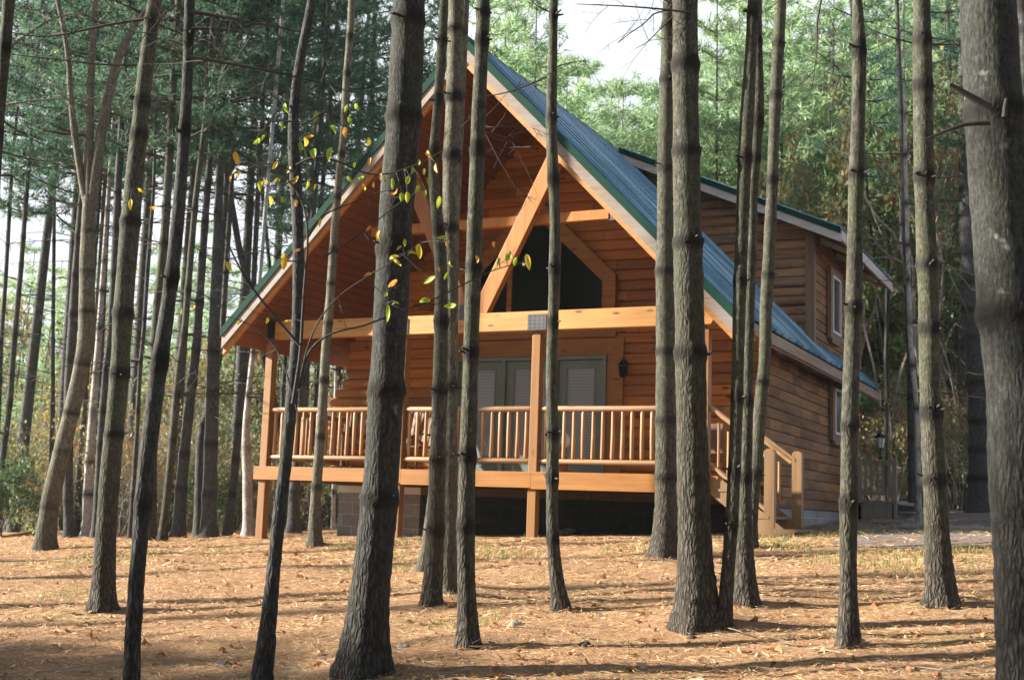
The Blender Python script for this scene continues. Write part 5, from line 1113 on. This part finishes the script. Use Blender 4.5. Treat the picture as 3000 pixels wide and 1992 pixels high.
for i, (x, y, H) in enumerate(OFF+OFFR):
    rng = np.random.default_rng(700+i); g = float(gz(x, y))
    e = empty('pine_tree', (x, y, g), ('tall' if H > 8 else 'young')+' pine standing in the wood outside the picture around the photographer', 'pine tree', 'pines outside the picture')
    mb = MB(); mb.tube([[x, y, g-.2], [x+.1, y, g+H*.5], [x+.1, y+.1, g+H]], [.15, .10, .02], 8, cap=False); mb.build('trunk', M['bark'], e, smooth=True)
    low = (i >= len(OFF) and y < -2.5) or H < 8
    use(CROWNS[i % 3], e, (x, y, g+(.8 if low else H-9.3)), rng.random()*6.28, (1.1, 1.1, (H-.8)/8.8) if low else (.85, .85, 1.05))

# ------------------------------------------------------------------ undergrowth and far wood
def scatter(name, protos, spots, seed, label=None, kind='stuff'):
    """many copies of shrub meshes joined into one object"""
    rng = np.random.default_rng(seed); V, T_, MI = [], [], []
    mats = []
    cache = []
    for p in protos:
        me = p.data; n = len(me.polygons); v = np.empty(len(me.vertices)*3, np.float32); me.vertices.foreach_get('co', v)
        a = np.empty(len(me.vertices), np.float32); me.attributes['tint'].data.foreach_get('value', a); mi = np.empty(n, np.int32); me.polygons.foreach_get('material_index', mi)
        off = []
        for m_ in me.materials:
            if m_ not in mats: mats.append(m_)
            off.append(mats.index(m_))
        cache.append((v.reshape(n, -1, 3), a.reshape(n, -1)[:, 0], np.array(off)[mi]))
    for x, y, s, k in spots:
        v, a, mi = cache[k]; th = rng.random()*6.28; c_, s_ = math.cos(th), math.sin(th)
        Rm = np.array([[c_, s_, 0], [-s_, c_, 0], [0, 0, 1]]); sc_ = np.array([s, s, s*rng.uniform(.8, 1.3)])
        V.append(v@Rm*sc_+np.array([x, y, float(gz(x, y))-.05])); T_.append(np.clip(a+rng.normal(0, .12), 0, 1)); MI.append(mi)
    o = tri_mesh(name, np.concatenate(V), mats, None, np.concatenate(T_), mi=np.concatenate(MI), tpq=4)
    o['kind'] = kind
    if label: o['label'] = label; o['category'] = 'undergrowth'
    return o
sp = []; rng = np.random.default_rng(61)
for i in range(105):
    vx = rng.uniform(-40, 860); D = rng.uniform(24.5, 42); p = on_dist(vx*1.2706, 1400, D)
    if p[0] > -12.8 and 15 < p[1] < 27: continue
    sp.append((p[0], p[1], rng.uniform(.7, 1.5)*(D/32), rng.choice([0, 0, 1, 2, 2, 3])))
for i in range(75):
    vx = rng.uniform(1930, 2420); D = rng.uniform(29, 44); p = on_dist(vx*1.2706, 1400, D)
    sp.append((p[0], p[1], rng.uniform(.6, 1.5), rng.choice([0, 1, 2, 2, 3])))
scatter('undergrowth', SHRUB, sp, 5, 'tangled grey twigs and brown green leaves under the trees')
sp = []; rng = np.random.default_rng(67)
for i in range(120):
    vx = rng.uniform(-200, 2600); D = rng.uniform(62, 85); p = on_dist(vx*1.2706, 1400, D); sp.append((p[0], p[1], rng.uniform(2.6, 4.2), rng.choice([0, 1, 3, 3])))
fw_ = scatter('far_woodland', SHRUB, sp, 9, 'far hazy mass of green and brown woodland'); fw_['category'] = 'woodland'
# a few bushes one can pick out
for vx, vy, s, k, lab in ((2215, 1158, .34, 3, 'round green bush at the head of the drive'),):
    p = on_dist(vx*1.2706, 1400, 29.5); e = empty('bush', (p[0], p[1], float(gz(p[0], p[1]))), lab, 'bush'); use(SHRUB[k], e, e.location, 1.0, (s*1.3, s*1.3, s))
for p_ in ALLP:                                                     # a prototype nothing uses would stand at the origin
    if p_.parent is None: bpy.data.objects.remove(p_)

# ------------------------------------------------------------------ floor litter
rng = np.random.default_rng(12)
def band(n, v0, v1, x0=-60, x1=2430):
    """ground points spread evenly over a band of the visible floor"""
    out = []
    while len(out) < n:
        D = rng.uniform(v0, v1); vx = rng.uniform(x0, x1); p = on_dist(vx*1.2706, 1500, D); x, y = p[0], p[1]
        if (XL-.3 < x < XR+.2 and y > 15.9) or (((x > -3.1 and y > 14.4) or (x > -4.7 and y > 18)) and rng.random() < .6): continue
        out.append((x, y))
    return np.array(out)
def needles(n, v0, v1, ln, wd):
    c = band(n, v0, v1); z = gz(c[:, 0], c[:, 1])+rng.uniform(.002, .02, n); c = np.column_stack([c, z])
    a = rng.random(n)*6.28; d = np.stack([np.cos(a), np.sin(a)*.8, rng.normal(.02, .16, n)], 1); s = np.stack([-np.sin(a), np.cos(a), np.zeros(n)], 1)+rng.normal(0, .3, (n, 3))
    l_ = ln*rng.uniform(.5, 1.2, n)[:, None]
    return np.stack([c-s*wd/2, c+s*wd/2, c+d*l_], 1)
V = np.concatenate([needles(42000, 6.3, 9.5, .085, .0045), needles(36000, 9.5, 14, .10, .007), needles(30000, 14, 24, .13, .012)])
tag(tri_mesh('pine_needles', V, M['needles_dry'], None, rng.random(len(V))), 'fallen orange brown pine needles covering the lawn', 'pine needles', kind='stuff')
def leaves(n, v0, v1, size):
    c = band(n, v0, v1); m_ = n; z = gz(c[:, 0], c[:, 1])+.012; c = np.column_stack([c, z]); a = rng.random(n)*6.28
    nrm = np.stack([rng.normal(0, .45, n), rng.normal(0, .45, n), np.ones(n)], 1); nrm /= np.linalg.norm(nrm, axis=1)[:, None]
    u = np.stack([np.cos(a), np.sin(a), np.zeros(n)], 1); u -= (u*nrm).sum(1)[:, None]*nrm; u /= np.linalg.norm(u, axis=1)[:, None]; w = np.cross(nrm, u); s = size*rng.uniform(.45, 1.2, n)[:, None]
    th = np.arange(10)*.6283; rr = np.array([1, .62, .85, .5, .7, .45, .7, .5, .85, .62])
    P = [c+u*s*.6*math.cos(t_)*r_+w*s*.5*math.sin(t_)*r_+nrm*s*(.22*math.cos(t_*2)*rng.uniform(.2, 1, n)[:, None]) for t_, r_ in zip(th, rr)]
    c2 = c+nrm*s*.02
    return np.concatenate([np.stack([c2, P[k], P[(k+1) % 10]], 1) for k in range(10)]), np.tile(rng.beta(1.3, 1.3, n), 10)
V1, t1 = leaves(380, 6.3, 10, .080); V2, t2 = leaves(420, 10, 19, .095)
tag(tri_mesh('fallen_leaves', np.concatenate([V1, V2]), M['litter'], None, np.concatenate([t1, t2])), 'curled fallen leaves scattered over the lawn', 'fallen leaves', kind='stuff')
tw_ = MB(); c = band(170, 6.4, 17)
for k in range(len(c)):
    z = float(gz(c[k][0], c[k][1]))+.012; a = rng.random()*6.28; twig(tw_, (c[k][0], c[k][1], z), (math.cos(a), math.sin(a), .02), rng.uniform(.12, .55), rng.uniform(.002, .005), 1, rng, droop=0, bend=.35, kids=2)
tag(tw_.build('twig_litter', M['twig']), 'broken dead twigs lying among the needles', 'twigs', kind='stuff')
# thin grass in patches near the cabin and along the middle of the lawn
G_ = band(30000, 7, 18); keep = (np.sin(G_[:, 0]*1.3+1)*np.sin(G_[:, 1]*.9)+.5*np.sin(G_[:, 0]*3.3)*np.cos(G_[:, 1]*2.7)+(G_[:, 1]-12)*.16) > .5
G_ = G_[keep]; n = len(G_); z = gz(G_[:, 0], G_[:, 1]); c = np.column_stack([G_, z]); a = rng.random(n)*6.28
s = np.stack([np.cos(a), np.sin(a), np.zeros(n)], 1)*.0045*(1+(G_[:, 1:2]-8)*.06); tip = np.stack([rng.normal(0, .025, n), rng.normal(0, .025, n), rng.uniform(.03, .075, n)], 1)
V = np.stack([c-s, c+s, c+tip], 1)
tag(tri_mesh('grass', V, M['grass'], None, rng.random(n)), 'thin yellow green grass between the needles', 'grass', kind='stuff')
# single things on the floor
def rock(x, y, s, label, mm, nm, cat, sq=.5, seed=1):
    rr = np.random.default_rng(seed); e = None; mb = MB(); v, f = [], []
    ball(mb, (0, 0, 0), 1, seg=14, rings=9); v = mb.v[0]; d = 1+.2*np.sin(v[:, 0]*3.1+seed)+.18*np.sin(v[:, 1]*4.3+seed*2)+.12*np.sin(v[:, 2]*6+v[:, 0]*5)+rr.normal(0, .05, len(v)); v = v*d[:, None]*np.array([s, s*.7, s*sq])
    mb.v[0] = v+np.array([x, y, float(gz(x, y))+s*sq*.25]); o = mb.build(nm, M[mm], None, smooth=True); return tag(o, label, cat)
for (vx, vy), s, lab, mm, nm, cat, sd in (((1347,1492),.042,'dark pine cone in the foreground below the thin wavy trunk','cone','pine_cone','pine cone',1), ((1597,1475),.032,'small black pine cone near the thick rough trunk','cone','pine_cone','pine cone',2), ((1190,1443),.05,'pale flat stone left of the foreground pine cone','stone','stone','stone',3),
        ((930,1494),.038,'small grey stone beside the foot of the stout speckled pine','stone','stone','stone',4), ((515,1535),.05,'dark clump on the needles right of the slanting trunk','cone','stone','stone',5), ((1160,1228),.16,'rough rock at the edge of the dark crawl space','stone','stone','stone',6), ((1305,1232),.22,'low flat rock under the porch right of the middle post','stone','stone','stone',7)):
    p, _ = ground_at(vx*1.2706, vy*1.2706); rock(p[0], p[1], s, lab, mm, nm, cat, .35 if s > .15 else .55, sd)
# pale slabs in the drive
for i, (fx, fy, w, lab) in enumerate(((1010, 845, .9, 'pale paving slab in the drive nearest the back steps'), (1200, 868, 1.1, 'pale paving slab in the drive, right and front one'), (1150, 838, .8, 'pale paving slab in the drive, middle rear one'), (1330, 880, .9, 'pale paving slab in the drive farthest right'))):
    p, _ = ground_at(*zz('F', fx, fy)); q = MB(); z = float(gz(p[0], p[1])); q.prism([(p[0]-w/2, p[1]-.35), (p[0]+w/2, p[1]-.28), (p[0]+w*.48, p[1]+.33), (p[0]-w*.45, p[1]+.36)], z-.02, z+.045, axis='Z')
    tag(q.build('paving_slab', M['slab'], None, bevel=.01), lab, 'paving slab', 'pale paving slabs in the drive')
# blue bin by the back steps, low fence at the far left
p = on_dist(*zz('F', 992, 800), 27); q = MB(); lathe(q, p[0], p[1], [(.26, float(gz(p[0], p[1]))-.05), (.30, float(gz(p[0], p[1]))+.22)], 12); bb = empty('tub', (p[0], p[1], float(gz(p[0], p[1]))), 'dark blue tub with pale lid beyond the back steps', 'tub')
M['navy'] = plain('navy plastic', (.02, .035, .07), .4, bmp=0); M['lid'] = plain('pale blue lid', (.30, .42, .50), .4, bmp=0)
q.build('tub_body', M['navy'], bb); q = MB(); lathe(q, p[0], p[1], [(.33, float(gz(p[0], p[1]))+.225), (.33, float(gz(p[0], p[1]))+.25), (.2, float(gz(p[0], p[1]))+.29)], 12); q.build('lid', M['lid'], bb)
p0 = on_dist(*zz('D', 15, 930), 24); p1 = on_dist(*zz('D', 150, 905), 26)
fe = empty('rail_fence', (p0[0], p0[1], float(gz(p0[0], p0[1]))), 'low wooden rail fence in the far left corner behind the lawn', 'fence')
for k in range(5):
    a = p0+(p1-p0)*k/4; g = a[2]-.85; q = MB(); q.box(a[0]-.05, a[0]+.05, a[1]-.05, a[1]+.05, g, a[2]+.05); q.build('post', M['post'], fe)
q = MB(); q.beam(p0+np.array([0, 0, .08]), p1+np.array([0, 0, .08]), .09, .05); q.build('top_rail', M['post'], fe)

# ------------------------------------------------------------------ the air of the wood
HAZE = .0005
m = bpy.data.materials.new('thin haze'); m.use_nodes = True; t = m.node_tree; t.nodes.clear()
pv = N(t, 'VolumePrincipled'); pv.inputs['Color'].default_value = (.86, .93, .92, 1); pv.inputs['Density'].default_value = HAZE; pv.inputs['Anisotropy'].default_value = .2
oo = N(t, 'OutputMaterial'); t.links.new(pv.outputs[0], oo.inputs['Volume'])
q = MB(); q.box(-75, 60, -60, 115, -8, 22); tag(q.build('haze', m), 'thin pale air between the far trees', 'haze', kind='stuff')
